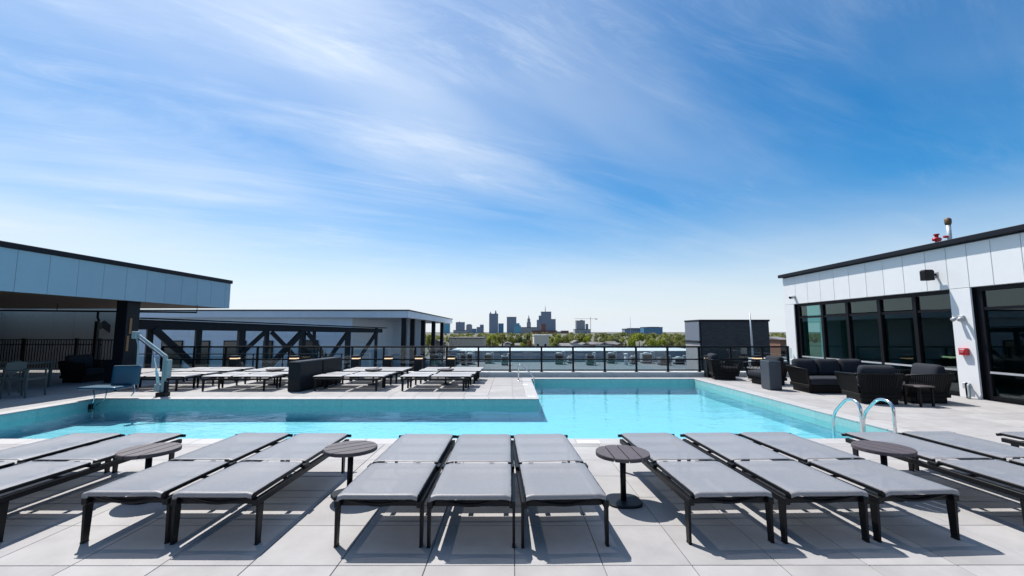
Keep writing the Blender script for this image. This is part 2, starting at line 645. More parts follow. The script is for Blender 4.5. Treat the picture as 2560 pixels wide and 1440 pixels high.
def pool_wall(x0, y0, x1, y1, nx, ny):
    """tiled wall: upper waterline band in separate tiles, plaster below"""
    L = math.hypot(x1 - x0, y1 - y0)
    n = max(1, round(L / 1.22))
    dx, dy = (x1 - x0) / n, (y1 - y0) / n
    for k in range(n):
        a = (x0 + dx * k, y0 + dy * k)
        b = (x0 + dx * (k + 1), y0 + dy * (k + 1))
        xa, xb = min(a[0], b[0]), max(a[0], b[0])
        ya, yb = min(a[1], b[1]), max(a[1], b[1])
        if nx:
            xa, xb = (xa, xa + 0.012) if nx > 0 else (xa - 0.012, xa)
            ya, yb = ya + 0.002, yb - 0.002
        else:
            ya, yb = (ya, ya + 0.012) if ny > 0 else (ya - 0.012, ya)
            xa, xb = xa + 0.002, xb - 0.002
        MB().box(xa, xb, ya, yb, WZ - 0.13, -0.032).build('tile', POOLTILE, basin)
    xa, xb, ya, yb = min(x0, x1), max(x0, x1), min(y0, y1), max(y0, y1)
    if nx:
        xa, xb = (xa - 0.05, xa + 0.004) if nx > 0 else (xa - 0.004, xa + 0.05)
    else:
        ya, yb = (ya - 0.05, ya + 0.004) if ny > 0 else (ya - 0.004, ya + 0.05)
    MB().box(xa, xb, ya, yb, FZ - 0.1, -0.034).build('wall', POOLFLOOR, basin)


pool_wall(PX0, PY0, PX1, PY0, 0, 1)
pool_wall(PX0, PY0, PX0, PY1, 1, 0)
pool_wall(PX0, PY1, IX, PY1, 0, -1)
pool_wall(IX, PY1, IX, PY2, 1, 0)
pool_wall(IX, PY2, PX1, PY2, 0, -1)
pool_wall(PX1, PY0, PX1, PY2, -1, 0)

kind(MB().add([(PX0 + .004, PY0 + .004, WZ), (PX1 - .004, PY0 + .004, WZ), (PX1 - .004, PY1 - .004, WZ), (PX0 + .004, PY1 - .004, WZ),
               (IX + .004, PY1 - .004, WZ), (PX1 - .004, PY2 - .004, WZ), (IX + .004, PY2 - .004, WZ)],
              [(0, 1, 2, 4, 3), (4, 2, 5, 6)]).build('water', WATER), 'structure')


def coping_run(x0, x1, y0, y1, axis):
    L = (x1 - x0) if axis == 'x' else (y1 - y0)
    n = max(1, round(L / 0.61))
    for k in range(n):
        if axis == 'x':
            a, b = x0 + (x1 - x0) * k / n, x0 + (x1 - x0) * (k + 1) / n
            m = MB().cbox(a + .002, b - .002, y0, y1, -0.03, 0.001, 0.005)
        else:
            a, b = y0 + (y1 - y0) * k / n, y0 + (y1 - y0) * (k + 1) / n
            m = MB().cbox(x0, x1, a + .002, b - .002, -0.03, 0.001, 0.005)
        m.build('coping_stone', COPING, basin)


c = CW - 0.003
coping_run(PX0 - c, PX1 + c, PY0 - c, PY0 + 0.015, 'x')
coping_run(PX0 - c, PX0 + 0.015, PY0 + 0.017, PY1 - 0.017, 'y')
coping_run(PX0 - c, IX + 0.015, PY1 - 0.015, PY1 + c, 'x')
coping_run(IX - c, IX + 0.015, PY1 + c + .003, PY2 - 0.017, 'y')
coping_run(IX - c, PX1 + c, PY2 - 0.015, PY2 + c, 'x')
coping_run(PX1 - 0.015, PX1 + c, PY0 + 0.017, PY2 - 0.017, 'y')
for (x, y, a, b) in ((0.50, 10.77, .085, .1), (1.12, 6.44, .16, .08), (0.62 - .2, 13.2, .08, .1)):
    MB().cbox(x - a, x + a, y - b, y + b, 0.001, 0.005, 0.001).build('depth_marker_tile', WHITECAP, basin)

# far kerb that carries the glass railing
KY0, KY1, KZ = 15.42, 15.92, 0.15
kb = tag(MB().box(-13.0, 11.10, KY0 + .02, KY1 - .02, -0.5, KZ - .02).build('kerb_wall', CONC), 'low pale concrete kerb under the glass railing', 'kerb')
kx = -13.0
while kx < 11.05:
    nx = min(kx + 2.44, 11.10)
    MB().cbox(kx + .003, nx - .003, KY0, KY1, -0.012, KZ, 0.012).build('kerb_stone', CONC, kb)
    kx = nx

# ------------------------------------------------------------------ right building (pool house)
BX, BY0, BY1, BZ = 11.10, 1.5, 17.45, 3.895
W1, W2 = (10.83, 16.85), (3.0, 10.33)
WT = 2.66
house = thing('pool_house', 'white panelled single storey pool house with dark framed windows on the right', 'building', (BX, BY1, 0))


def H(m, name, material, sm=False):
    """mesh given in world coordinates, parented to the house"""
    o = m.build(name, material, house, sm)
    o.matrix_parent_inverse = Matrix.Translation((-BX, -BY1, 0))
    return o


# core walls behind the panels: pieces that leave the windows open
core = [(BX + .03, BX + .28, W1[1], BY1, -.3, 3.7), (BX + .03, BX + .28, W2[1], W1[0], -.3, WT), (BX + .03, BX + .28, BY0, BY1, WT, 3.70),
        (BX + .03, BX + .28, BY0, W2[0], -.3, WT)]
cm = MB()
for q in core[:1] + core[1:2] + core[3:]:
    cm.box(*q)
cm.box(BX + .03, BX + .28, BY0, BY1, WT + .002, 3.70)
H(cm, 'wall', WHITE)
# end wall facing away, with one opening, and the other outside walls
em = MB()
em.box(BX + .28, BX + .75, BY1 - .25, BY1, -.3, 3.7)
em.box(BX + 1.40, BX + 12, BY1 - .25, BY1, -.3, 3.7)
em.box(BX + .75, BX + 1.40, BY1 - .25, BY1, 2.75, 3.7)
H(em, 'end_wall', WHITE)
rm = MB()
rm.box(BX + 7.0, BX + 7.2, BY0, BY1 - .25, -.3, 3.7)
rm.box(BX + .28, BX + 7, BY0, BY0 + .2, -.3, 3.7)
rm.box(BX + 3.2, BX + 7.0, 13.3, 13.5, 0.01, 3.0)
rm.box(BX + 2.6, BX + 7.0, 9.3, 9.5, 0.01, 3.0)
H(rm, 'inner_wall', ROOM)
H(MB().box(BX + .28, BX + 7, BY0, BY1, -.3, -0.02), 'floor', ROOMFLOOR)
H(MB().box(BX + .28, BX + 7, BY0 + .2, BY1 - .25, 3.0, 3.08), 'ceiling', PALE)
H(MB().box(BX + .02, BX + 12, BY0, BY1 - .01, 3.702, 3.758), 'roof', ROOFMEM)
H(MB().cbox(BX - .13, BX + .35, BY0, BY1 + .10, 3.77, BZ, .012), 'roof_cap', CAP)
H(MB().cbox(BX + .35, BX + 12, BY1 - .25, BY1 + .10, 3.77, BZ - .002, .012), 'roof_cap', CAP)
# facade panels
seams = [17.45, 16.70, 16.02, 15.35, 14.69, 14.02, 13.34, 12.71, 12.05, 11.39, 10.83, 10.33, 9.8, 9.2, 8.8, 8.15, 7.5, 6.85, 6.2, 5.55, 4.9, 4.25, 3.6, 2.95]
for a, b in zip(seams[1:], seams[:-1]):
    H(MB().cbox(BX, BX + .03, a + .006, b - .006, WT + .006, 3.735, .004), 'wall_panel', WHITE)
H(MB().cbox(BX, BX + .03, W1[1] + .006, BY1 - .004, 0.0, WT - .006, .004), 'wall_panel', WHITE)
H(MB().cbox(BX, BX + .03, W2[1] + .006, W1[0] - .006, 0.0, WT - .006, .004), 'wall_panel', WHITE)


def window(y0, y1, mull, sill, transom, bar):
    f = MB()
    d0, d1 = BX + .10, BX + .20
    f.box(d0, d1, y0, y1, WT - .10, WT - .002)
    f.box(d0, d1, y0, y1, 0.0, sill)
    f.box(d0, d1, y0, y0 + .09, sill, WT - .10)
    f.box(d0, d1, y1 - .16, y1, sill, WT - .10)
    fr = H(f, 'window', FRAME)
    ys = [y0 + .09] + mull + [y1 - .16]
    for m in mull:
        o = MB().box(d0 - .012, d1 + .02, m - .055, m + .055, sill + .002, WT - .102).build('mullion', FRAME, fr)
    for a, b in zip(ys[:-1], ys[1:]):
        a2 = a + (.055 if a != ys[0] else 0)
        b2 = b - (.055 if b != ys[-1] else 0)
        MB().box(d0 + .01, d1 - .01, a2, b2, transom - .035, transom + .035).build('transom', FRAME, fr)
        MB().box(d0 + .045, d0 + .055, a2 + .002, b2 - .002, sill + .003, transom - .037).build('pane', WINGLASS, fr)
        MB().box(d0 + .045, d0 + .055, a2 + .002, b2 - .002, transom + .037, WT - .103).build('pane', WINGLASS, fr)
        if bar:
            MB().box(d0 - .01, d0 + .02, a2, b2, bar, bar + .045).build('crash_bar', GREYMETAL, fr)
    MB().box(BX + .032, BX + .099, y1 - .012, y1 - .001, 0, WT - .004).build('reveal', FRAME, fr)
    MB().box(BX + .032, BX + .099, y0 + .001, y0 + .012, 0, WT - .004).build('reveal', FRAME, fr)


window(W1[0], W1[1], [11.91, 13.07, 14.32, 15.48], 0.10, 2.14, 0.62)
window(W2[0], W2[1], [8.5, 6.7, 4.8], 0.10, 2.14, 0.62)
# blinds and a dim wall lamp inside
for (y, w) in ((9.4, .5), (8.9, .35), (11.2, 0.3)):
    H(MB().box(BX + .9, BX + .93, y, y + w, .05, 2.95), 'curtain', mat('curtain', (0.20, 0.30, 0.29), 0.9, var=.1, vscale=2, stretch=(1, 30, 1)))
H(MB().box(BX + 3.0, BX + 3.03, 13.6, 14.2, .75, .80), 'lamp_strip', GLOW)

# things fixed to the facade
s_ = thing('wall_speaker', 'black box speaker on a bracket high on the white facade', 'speaker', (BX, 11.12, 3.06))
MB().prism([(-.36, -.07), (-.14, -.10), (-.14, .10), (-.36, .07)], -.14, .14, .035).build('cabinet', BLACK, s_)
MB().bar((-.14, 0, .0), (0, 0, .02), .05, .05).build('bracket', BLACK, s_)
MB().cbox(-.012, 0, -.06, .06, -.06, .08, .003).build('wall_plate', GREYMETAL, s_)
s_ = thing('security_camera', 'small grey security camera near the far corner of the white facade', 'camera', (BX, 16.80, 2.94))
MB().tube([(-.02, -.05, 0), (-.24, -.14, -.03)], .06, 10).build('body', GREYMETAL, s_, True)
MB().tube([(-.24, -.14, -.03), (-.26, -.148, -.032)], .05, 10).build('lens', BLACK, s_)
MB().tube([(0, 0, .05), (-.06, 0, .0)], .025, 8).build('bracket', GREYMETAL, s_)
s_ = thing('spotlight', 'small twin-headed grey spotlight on the white pier between the windows', 'light', (BX, 10.58, 1.93))
MB().cbox(-.05, 0, -.07, .07, -.06, .06, .01).build('base', GREYMETAL, s_)
for k in (-1, 1):
    MB().tube([(-.05, k * .05, 0), (-.10, k * .07, -.01), (-.17, k * .08, -.05)], [.03, .045, .05], 10).build('lamp_head', GREYMETAL, s_, True)
s_ = thing('fire_alarm', 'red fire alarm horn box on the white pier', 'alarm', (BX, 10.58, 1.11))
MB().cbox(-.09, 0, -.09, .09, -.085, .085, .008).build('body', RED, s_)
MB().cbox(-.105, -.09, -.05, .05, -.03, .03, .004).build('strobe', mat('pink_lens', (0.5, .12, .13), .2), s_)
MB().box(-.0935, -.0905, -.055, .055, .045, .065).build('lettering_strip', WHITECAP, s_)
s_ = thing('outlet_box', 'grey weatherproof outlet box with cable at the foot of the white pier', 'outlet', (BX, 10.56, 0.29))
MB().cbox(-.07, 0, -.02, .12, -.07, .07, .008).build('box', GREYMETAL, s_)
MB().tube(smooth([(-.07, -.03, .03), (-.13, -.03, .08), (-.15, -.05, -.1), (-.14, -.05, -.29)], 5, .06), .022, 8).build('cable', BLACK, s_, True)
MB().tube(smooth([(-.10, -.09, .05), (-.16, -.11, .03), (-.18, -.14, -.15), (-.22, -.16, -.295)], 5, .08), .03, 8).build('hose', LIFTSHADED, s_, True)
s_ = thing('standpipe', 'tall grey vent pipe with brass cap on the pool house roof', 'pipe', (11.9, 11.45, 3.74))
MB().tube([(0, 0, 0), (0, 0, .78)], .05, 12).build('pipe', GREYMETAL, s_, True)
MB().tube([(0, 0, .74), (0, 0, .80), (0, 0, .90), (0, 0, .94)], [.055, .075, .075, .04], 12).build('cap', mat('weathered_brass', (.12, .075, .035), .6, metal=.3), s_, True)
MB().tube([(.0, .0, .42), (-.13, .03, .42)], .035, 8).build('side_valve', RED, s_)
MB().tube([(.0, .0, .1), (.14, -.03, .1)], .05, 8).build('low_valve', RED, s_)
s_ = thing('fire_valve', 'red fire hose valve standing on the pool house roof', 'valve', (11.9, 11.80, 3.74))
MB().tube([(0, 0, 0), (0, 0, .54)], .045, 10).build('stem', RED, s_, True)
MB().tube([(-.09, 0, .42), (.09, 0, .42)], .055, 10).build('body', RED, s_, True)
MB().tube([(0, 0, .54), (0, 0, .57)], .07, 10).build('hand_wheel', RED, s_)

# ------------------------------------------------------------------ left canopy
canopy = thing('canopy_building', 'long white panelled roof canopy on a thick dark column at the left', 'building', (-11.75, 17.9, 0))
canopy.rotation_euler = (0, 0, R(-1.85))
CL = 24.0   # length along local -Y, extended unseen past the viewer to deepen the shade


def CB(m, name, material, sm=False):
    return m.build(name, material, canopy, sm)


CB(MB().box(-14, -.03, -CL, -.03, 2.62, 3.58), 'roof_core', CANOPYSHADED)
CB(MB().box(-14, -.04, -CL, -.04, 2.56, 2.615), 'soffit', SOFFIT)
CB(MB().cbox(-14, .05, -CL, .05, 3.58, 3.72, .012), 'roof_cap', CAP)
y = 0.0
ys = [0, -.30, -1.1]
while ys[-1] > -CL:
    ys.append(ys[-1] - .72)
for a, b in zip(ys[1:], ys[:-1]):
    CB(MB().cbox(-.03, 0, max(a, -CL) + .004, b - .004, 2.55, 3.578, .003), 'wall_panel', CANOPYSHADED)
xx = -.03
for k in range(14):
    CB(MB().cbox(xx - 1.0 + .004, xx - .004, -.03, 0, 2.55, 3.578, .003), 'wall_panel', CANOPYSHADED)
    xx -= 1.0
CB(MB().box(-11.2, -10.9, -CL, .9, -.3, 2.56), 'side_wall', mat('shaded_wall_panel', (0.30, 0.31, 0.32), .6, var=.04))  # unseen wall, added to darken the space under the canopy
CB(MB().box(-10.9, -1.2, -CL, -CL + .3, -.3, 2.56), 'added_shade_wall', MATS['shaded_wall_panel'])  # unseen end wall behind the viewer, added to keep skylight out
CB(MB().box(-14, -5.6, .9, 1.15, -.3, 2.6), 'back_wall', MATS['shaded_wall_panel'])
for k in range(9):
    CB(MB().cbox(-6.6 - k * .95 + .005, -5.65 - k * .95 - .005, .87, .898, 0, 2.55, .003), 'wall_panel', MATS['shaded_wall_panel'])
CB(MB().box(-5.9, -5.6, .88, 1.4, 2.0, 2.3), 'lamp_box', BLACK)
colm = thing('canopy_column', 'thick black square column carrying the canopy, slim wooden lamp strips on its side', 'column', (-12.37, 13.89, 0))
MB().cbox(-.18, .18, -.24, .24, 0, 2.57, .012).build('shaft', CHAR, colm)
MB().cbox(-.36, .19, -.27, .27, 0.012, .72, .02).build('plinth', CHAR, colm)
MB().cbox(.1805, .194, -.12, -.04, 1.52, 2.02, .004).build('lamp_strip', WOODLAMP, colm)
MB().cbox(.1805, .194, -.18, -.10, .98, 1.46, .004).build('lamp_strip', WOODLAMP, colm)
s_ = thing('overhead_pipe', 'dark sprinkler pipe hung below the canopy soffit', 'pipe', (-14, 15, 2.3))
MB().tube([(-6, -1, .02), (2.3, 1.0, 0)], .03, 8).build('pipe', BLACK, s_, True)
for k in (0, .25, .5, .75, 1.0):
    MB().tube([(-6 + 8.3 * k, -1 + 2 * k, .02), (-6 + 8.3 * k, -1 + 2 * k, .28)], .012, 6).build('hanger', BLACK, s_)
s_ = thing('wall_projector', 'dark camera arm hanging at the end of the shaded wall', 'camera', (-17.0, 17.7, 2.0))
MB().tube(smooth([(0, 0, .45), (0, 0, .15), (.12, -.05, .05), (.12, -.05, -.1)], 5, .08), .04, 8).build('arm', BLACK, s_, True)
MB().cbox(.02, .22, -.14, .04, -.32, -.1, .02).build('head', BLACK, s_)

# picket fence under the canopy
fence = thing('picket_fence', 'black metal picket fence in the shade under the canopy', 'fence', (-24, 17.8, 0))
pk = MB().box(-.011, .011, -.011, .011, .10, 1.25).mesh('picket', BLACK)
n = 0
for k in range(62):
    place('picket', pk, fence, (0.1 + k * .115, 0, 0))
for x in (0.3, 2.0, 3.97, 6.16, 7.07):
    MB().cbox(x - .05, x + .05, -.05, .05, 0, 1.32, .006).build('post', BLACK, fence)
for z in (1.26, 1.06, .09):
    MB().box(0, 7.2, -.022, .022, z - .02, z + .02).build('rail', BLACK, fence)
gate = thing('picket_gate', 'narrow black picket gate beside the thick dark column', 'gate', (-16.6, 17.3, 0))
for k in range(12):
    place('picket', pk, gate, (0.15 + k * .12, 0, 0))
for x in (0.0, 1.62):
    MB().cbox(x - .06, x + .06, -.06, .06, 0, 2.0 if x == 0 else 1.4, .006).build('post', BLACK, gate)
for z in (1.26, .09):
    MB().box(0, 1.6, -.022, .022, z - .02, z + .02).build('rail', BLACK, gate)

# ------------------------------------------------------------------ glass railing
RY = 15.65
rail = thing('glass_railing', 'long black framed glass railing along the far deck edge', 'railing', (-12.6, RY, KZ))
X0 = -12.6
PITCH = 1.137
npost = 21
pane_t = MB().box(.05, PITCH - .05, -.005, .005, .472, .860).mesh('pane', GLASS)
pane_b = MB().box(.05, PITCH - .05, -.005, .005, .086, .422).mesh('pane', GLASS)
post = MB().cbox(-.034, .034, -.034, .034, 0, .862, .004).mesh('post', BLACK)
foot = MB().cbox(-.06, .06, -.06, .06, 0, .014, .003).mesh('foot_plate', BLACK)
first = ((1275 - 1278.5) * RY / 1073.6) - X0
start = first % PITCH
posts_x = [start + k * PITCH for k in range(npost) if start + k * PITCH < 22.45] + [22.58]
for k, x in enumerate(posts_x):
    p = place('post', post, rail, (x, 0, 0))
    place('foot_plate', foot, p)
    if k < len(posts_x) - 1 and posts_x[k + 1] - x > .9:
        place('pane', pane_t, rail, (x, 0, 0))
        place('pane', pane_b, rail, (x, 0, 0))
MB().cbox(0, 22.62, -.04, .04, .863, .922, .005).build('top_rail', BLACK, rail)
for a, b in zip(posts_x[:-1], posts_x[1:]):
    if b - a > .3:
        MB().box(a + .035, b - .035, -.02, .02, .424, .470).build('mid_rail', BLACK, rail)
        MB().box(a + .035, b - .035, -.02, .02, .046, .084).build('bottom_rail', BLACK, rail)
MB().bar((22.58, .04, .89), (23.55, 1.6, .89), .06, .04).build('return_rail', BLACK, rail)
MB().bar((22.58, .04, .45), (23.55, 1.6, .45), .04, .03).build('return_rail', BLACK, rail)

# ================================================================== OBJECTS ON THE DECK
LM = {}


def lounger_meshes():
    W = 0.319                     # half width of the frame
    LEN = 1.88
    HY = 0.775                    # hinge line
    LM['side_rail'] = MB().cbox(-.022, .022, 0.0, LEN - .05, .290, .338, .004).mesh('side_rail', BLACK)
    LM['end_rail'] = MB().cbox(-W + .035, W - .035, -.012, .012, .290, .328, .004).mesh('end_rail', BLACK)
    # blade leg, slightly raked and tapered
    leg = MB()
    leg.add([(-.0095, -.028, 0), (.0095, -.028, 0), (.0095, .020, 0), (-.0095, .020, 0),
             (-.0105, -.034, .2895), (.0105, -.034, .2895), (.0105, .034, .2895), (-.0105, .034, .2895)],
            [(0, 3, 2, 1), (4, 5, 6, 7), (0, 1, 5, 4), (1, 2, 6, 5), (2, 3, 7, 6), (3, 0, 4, 7)])
    LM['leg'] = leg.mesh('leg', BLACK)
    LM['foot'] = MB().cbox(-.0125, .0125, -.031, .023, 0.0, .010, .002).mesh('foot', BLACK)

    def sling(y0, y1, wrap_near, wrap_far, seed):
        rnd = random.Random(seed)
        nx, m = 14, MB()
        prof = []
        z = .400
        if wrap_near:
            for k in range(7):
                a = -math.pi * .62 + k / 6 * math.pi * .62
                prof.append((y0 + .022 + .022 * math.sin(a), z - .022 + .022 * math.cos(a)))
        else:
            prof += [(y0, z - .005), (y0 + .002, z - .002), (y0 + .010, z)]
        steps = 14
        ya = prof[-1][0] + .02
        yb = (y1 - .022) if wrap_far else (y1 - .01)
        for k in range(steps + 1):
            prof.append((ya + (yb - ya) * k / steps, z))
        if wrap_far:
            for k in range(1, 7):
                a = k / 6 * math.pi * .62
                prof.append((y1 - .022 + .022 * math.sin(a), z - .022 + .022 * math.cos(a)))
        else:
            prof += [(y1 - .002, z - .002), (y1, z - .005)]
        hw = .297
        n = len(prof)
        for t in (0, 1):                       # top and under side
            for (py, pz) in prof:
                for i in range(nx + 1):
                    u = i / nx * 2 - 1
                    e = 0.0
                    tt = (py - y0) / (y1 - y0)
                    sag = .020 * (1 - u * u) * max(0.0, math.sin(math.pi * min(1, max(0, tt)))) if pz > .395 else 0
                    edge = .012 * max(0, abs(u) - .86) / .14
                    m.v.append((u * hw, py, pz - sag - edge * (abs(u)) - t * .005 + .0006 * rnd.uniform(-1, 1)))
        row = nx + 1
        for t in (0, 1):
            o = t * n * row
            for j in range(n - 1):
                for i in range(nx):
                    q = (o + j * row + i, o + j * row + i + 1, o + (j + 1) * row + i + 1, o + (j + 1) * row + i)
                    m.f.append(q if t == 0 else q[::-1])
        return m

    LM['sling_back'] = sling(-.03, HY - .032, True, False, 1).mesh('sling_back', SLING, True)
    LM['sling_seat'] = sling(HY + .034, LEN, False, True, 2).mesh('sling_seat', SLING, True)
    LM['sheen_back'] = sling(-.03, HY - .032, True, False, 3).mesh('sling_back', SLINGSHEEN, True)
    LM['sheen_seat'] = sling(HY + .034, LEN, False, True, 4).mesh('sling_seat', SLINGSHEEN, True)
    # inner tubes the sling is stretched on
    LM['sling_rail_back'] = MB().cbox(-.0165, .0165, .0, HY - .02, .358, .388, .004).mesh('sling_rail', BLACK)
    LM['sling_rail_seat'] = MB().cbox(-.0165, .0165, HY + .02, LEN - .015, .358, .388, .004).mesh('sling_rail', BLACK)
    LM['cross_bar'] = MB().tube([(-W + .02, 0, 0), (W - .02, 0, 0)], .012, 8).mesh('cross_bar', BLACK, True)
    LM['head_bar'] = MB().tube([(-W - .018, 0, 0), (W + .018, 0, 0)], .0165, 10).mesh('head_bar', BLACK, True)
    arc = [(-W + .02 + (2 * W - .04) * k / 12, .03, .350 - .050 * math.sin(math.pi * k / 12) ** 1.3) for k in range(13)]
    LM['curved_brace'] = MB().tube(arc, .011, 8).mesh('curved_brace', BLACK, True)
    LM['hinge'] = MB().cbox(-.02, .02, HY - .045, HY + .05, .345, .372, .004).mesh('hinge', BLACK)
    LM['hinge_tab'] = MB().cbox(-.022, .022, HY - .030, HY + .034, .378, .384, .002).mesh('hinge_tab', BLACK)
    LM['support_frame'] = MB().tube(smooth([(-.20, .70, .335), (-.20, .20, .325), (.20, .20, .325), (.20, .70, .335)], 5, .05), .010, 8).mesh('support_frame', BLACK, True)


lounger_meshes()


def lounger(x, y, rz, label, group, near=True):
    """x, y: middle of the backrest end on the floor; the length runs along local +Y"""
    W = .319
    t = thing('sun_lounger', label, 'sun lounger', (x, y, 0.001), rz, group)
    for sx in (-1, 1):
        place('side_rail', LM['side_rail'], t, (sx * (W - .0115), 0, 0))
        place('sling_rail', LM['sling_rail_back'], t, (sx * .2885, 0, 0))
        place('sling_rail', LM['sling_rail_seat'], t, (sx * .2885, 0, 0))
        for yy in (.055, 1.70):
            l = place('leg', LM['leg'], t, (sx * (W - .0005), yy, 0))
            if near:
                place('foot', LM['foot'], l)
        place('hinge', LM['hinge'], t, (sx * (W - .006), 0, 0))
    place('end_rail', LM['end_rail'], t, (0, .055, 0))
    place('end_rail', LM['end_rail'], t, (0, 1.70, 0))
    place('sling_back', LM['sling_back' if near else 'sheen_back'], t)
    place('sling_seat', LM['sling_seat' if near else 'sheen_seat'], t)
    place('head_bar', LM['head_bar'], t, (0, 1.858, .368))
    place('cross_bar', LM['cross_bar'], t, (0, .93, .30))
    if near:
        place('cross_bar', LM['cross_bar'], t, (0, .60, .30))
        place('cross_bar', LM['cross_bar'], t, (0, 1.28, .335))
        place('curved_brace', LM['curved_brace'], t)
        for hx in (-.19, .12):
            place('hinge_tab', LM['hinge_tab'], t, (hx, 0, 0))
    return t


G1 = 'grey sun loungers in the front row'
front = [
    (-4.930, 3.40, R(0.3), 'grey sling lounger cut off by the left edge of the photo'),
    (-4.225, 3.40, R(-0.4), 'grey sling lounger left of the leftmost round table'),
    (-2.940, 3.41, R(0.2), 'grey lounger right of the leftmost round table, outer one of its pair'),
    (-2.245, 3.39, R(-0.2), 'grey lounger left of the second round table, inner one of its pair'),
    (-0.995, 3.35, R(-0.3), 'left one of the three centre sun loungers'),
    (-0.300, 3.34, R(0.3), 'middle one of the three centre sun loungers'),
    (0.405, 3.35, R(2.4), 'right one of the three centre sun loungers beside the round pedestal table'),
    (1.672, 3.40, R(2.1), 'grey lounger just right of the pedestal table, first of its three'),
    (2.405, 3.41, R(1.7), 'grey lounger in the middle of the right-hand group of three'),
    (3.135, 3.44, R(3.3), 'grey lounger third in the right-hand group, beside the rightmost table'),
    (4.330, 3.44, R(0.8), 'grey lounger right of the rightmost round table'),
    (5.040, 3.47, R(0.6), 'grey lounger by the right edge in front of the pool ladder'),
    (6.200, 3.45, R(0.8), 'grey lounger of which only the far end shows at the right edge'),
]
for (x, y, rz, lab) in front:
    lounger(x, y, rz, lab, G1)

G2 = 'pale sun loungers on the far sun deck'
rows = [12.10, 12.82, 13.74, 14.46]
rown = ['nearest the pool', 'second row from the pool', 'third row from the pool', 'farthest row by the railing']
blocks = [(-10.72, 'in the canopy shade behind the pool lift'), (-8.36, 'left of the charcoal divider'),
          (-5.36, 'just right of the charcoal divider'), (-2.985, 'rightmost set on the far deck')]
for bx_, bn in blocks:
    for k, (yy, rn) in enumerate(zip(rows, rown)):
        dx = (0.0, .04, .12, .16)[k] + random.uniform(-.03, .03)
        lounger(bx_ + dx, yy, R(-90) + R(random.uniform(-.5, .5)), 'sheen-pale sling lounger %s, %s' % (bn, rn), G2, near=False)


def round_table(x, y, rz, label, group, h=.46, r=.252):
    t = thing('side_table', label, 'table', (x, y, 0.001), rz, group)
    nsl, gap = 4, .010
    w = 2 * r / nsl
    for k in range(nsl):
        a, b = -r + k * w + gap / 2, -r + (k + 1) * w - gap / 2
        if k == 0:
            a = -r
        if k == nsl - 1:
            b = r
        pts = []
        for i in range(15):
            xx = a + (b - a) * i / 14
            pts.append((xx, -math.sqrt(max(0.0, r * r - xx * xx))))
        for i in range(15):
            xx = b - (b - a) * i / 14
            pts.append((xx, math.sqrt(max(0.0, r * r - xx * xx))))
        q = []
        for p in pts:
            if not q or math.hypot(p[0] - q[-1][0], p[1] - q[-1][1]) > 1e-4:
                q.append(p)
        if math.hypot(q[0][0] - q[-1][0], q[0][1] - q[-1][1]) < 1e-4:
            q.pop()
        MB().prism(q, h - .034, h, .006).build('slat', SLAT, t)
    MB().cbox(-.17, .17, -.03, .03, h - .05, h - .035, .003).build('bracket', BLACK, t)
    MB().tube([(0, 0, .02), (0, 0, h - .05)], .027, 14).build('post', BLACK, t, True)
    n = 28
    poly = [(.165 * math.copysign(abs(math.cos(2 * math.pi * i / n)) ** .72, math.cos(2 * math.pi * i / n)),
             .165 * math.copysign(abs(math.sin(2 * math.pi * i / n)) ** .72, math.sin(2 * math.pi * i / n))) for i in range(n)]
    MB().prism(poly, 0, .022, .008).build('base', CHAR, t)
    return t


round_table(-3.535, 4.34, R(-8), 'leftmost round slatted table between front loungers', 'round slatted side tables')
round_table(-1.595, 4.41, R(-52), 'round slatted table second from left between front loungers', 'round slatted side tables')
round_table(1.06, 4.235, 0, 'round slatted pedestal table standing clear right of the centre loungers', 'round slatted side tables')
round_table(3.70, 4.41, R(20), 'rightmost round slatted table among the front loungers', 'round slatted side tables')
for k, (x, lab) in enumerate(((-7.2, 'table between the lounger rows left of the divider'), (-4.2, 'table between the lounger rows right of the divider'),
                              (-2.0, 'table between the rightmost far loungers'))):
    round_table(x, 13.28, .4 * k, 'small round ' + lab, 'far deck side tables')

# charcoal divider boxes on the far deck
for k, (a, b) in enumerate(((11.62, 12.65), (12.68, 13.72))):
    d_ = tag(MB().cbox(-.18, .18, 0, b - a, .012, .79, .018).build('divider_box', CHAR, None, False, (-5.79 + .149 * k, a, .001)),
             'charcoal divider box on the far deck, the one ' + ('nearer the pool' if k == 0 else 'nearer the railing'), 'divider', 'charcoal divider boxes')
    d_.rotation_euler = (0, 0, R(-8))
    MB().cbox(-.16, .16, .02, b - a - .02, 0, .0115, .002).build('plinth', BLACK, d_)
    MB().cbox(-.165, .165, .015, b - a - .015, .7905, .796, .002).build('lid', CHAR, d_)

# square lamp bollards along the railing
for k, (px, lab) in enumerate(((596, 'leftmost of the lit square bollards by the railing'), (742, 'lit square bollard behind the charcoal divider'),
                               (895, 'lit square bollard just right of the divider'), (975, 'lit square bollard behind the loungers right of the divider'),
                               (1050, 'lit square bollard left of the rightmost far loungers'), (1130, 'lit square bollard behind the rightmost far loungers'),
                               (1767, 'lit square bollard behind the far armchair'), (1886, 'lit square bollard beside the far planter box'))):
    t = thing('bollard_lamp', lab, 'lamp', ((px - 1278.5) * 15.22 / 1073.6, 15.22, .001), 0, 'square bollard lamps along the railing')
    MB().cbox(-.135, .135, -.135, .135, 0, .64, .006).build('body', CHAR, t)
    MB().cbox(-.115, .115, -.115, .115, .6405, .678, .003).build('glow_band', GLOW, t)
    MB().cbox(-.135, .135, -.135, .135, .6785, .755, .006).build('cap', CHAR, t)

# ------------------------------------------------------------------ lounge seating on the right


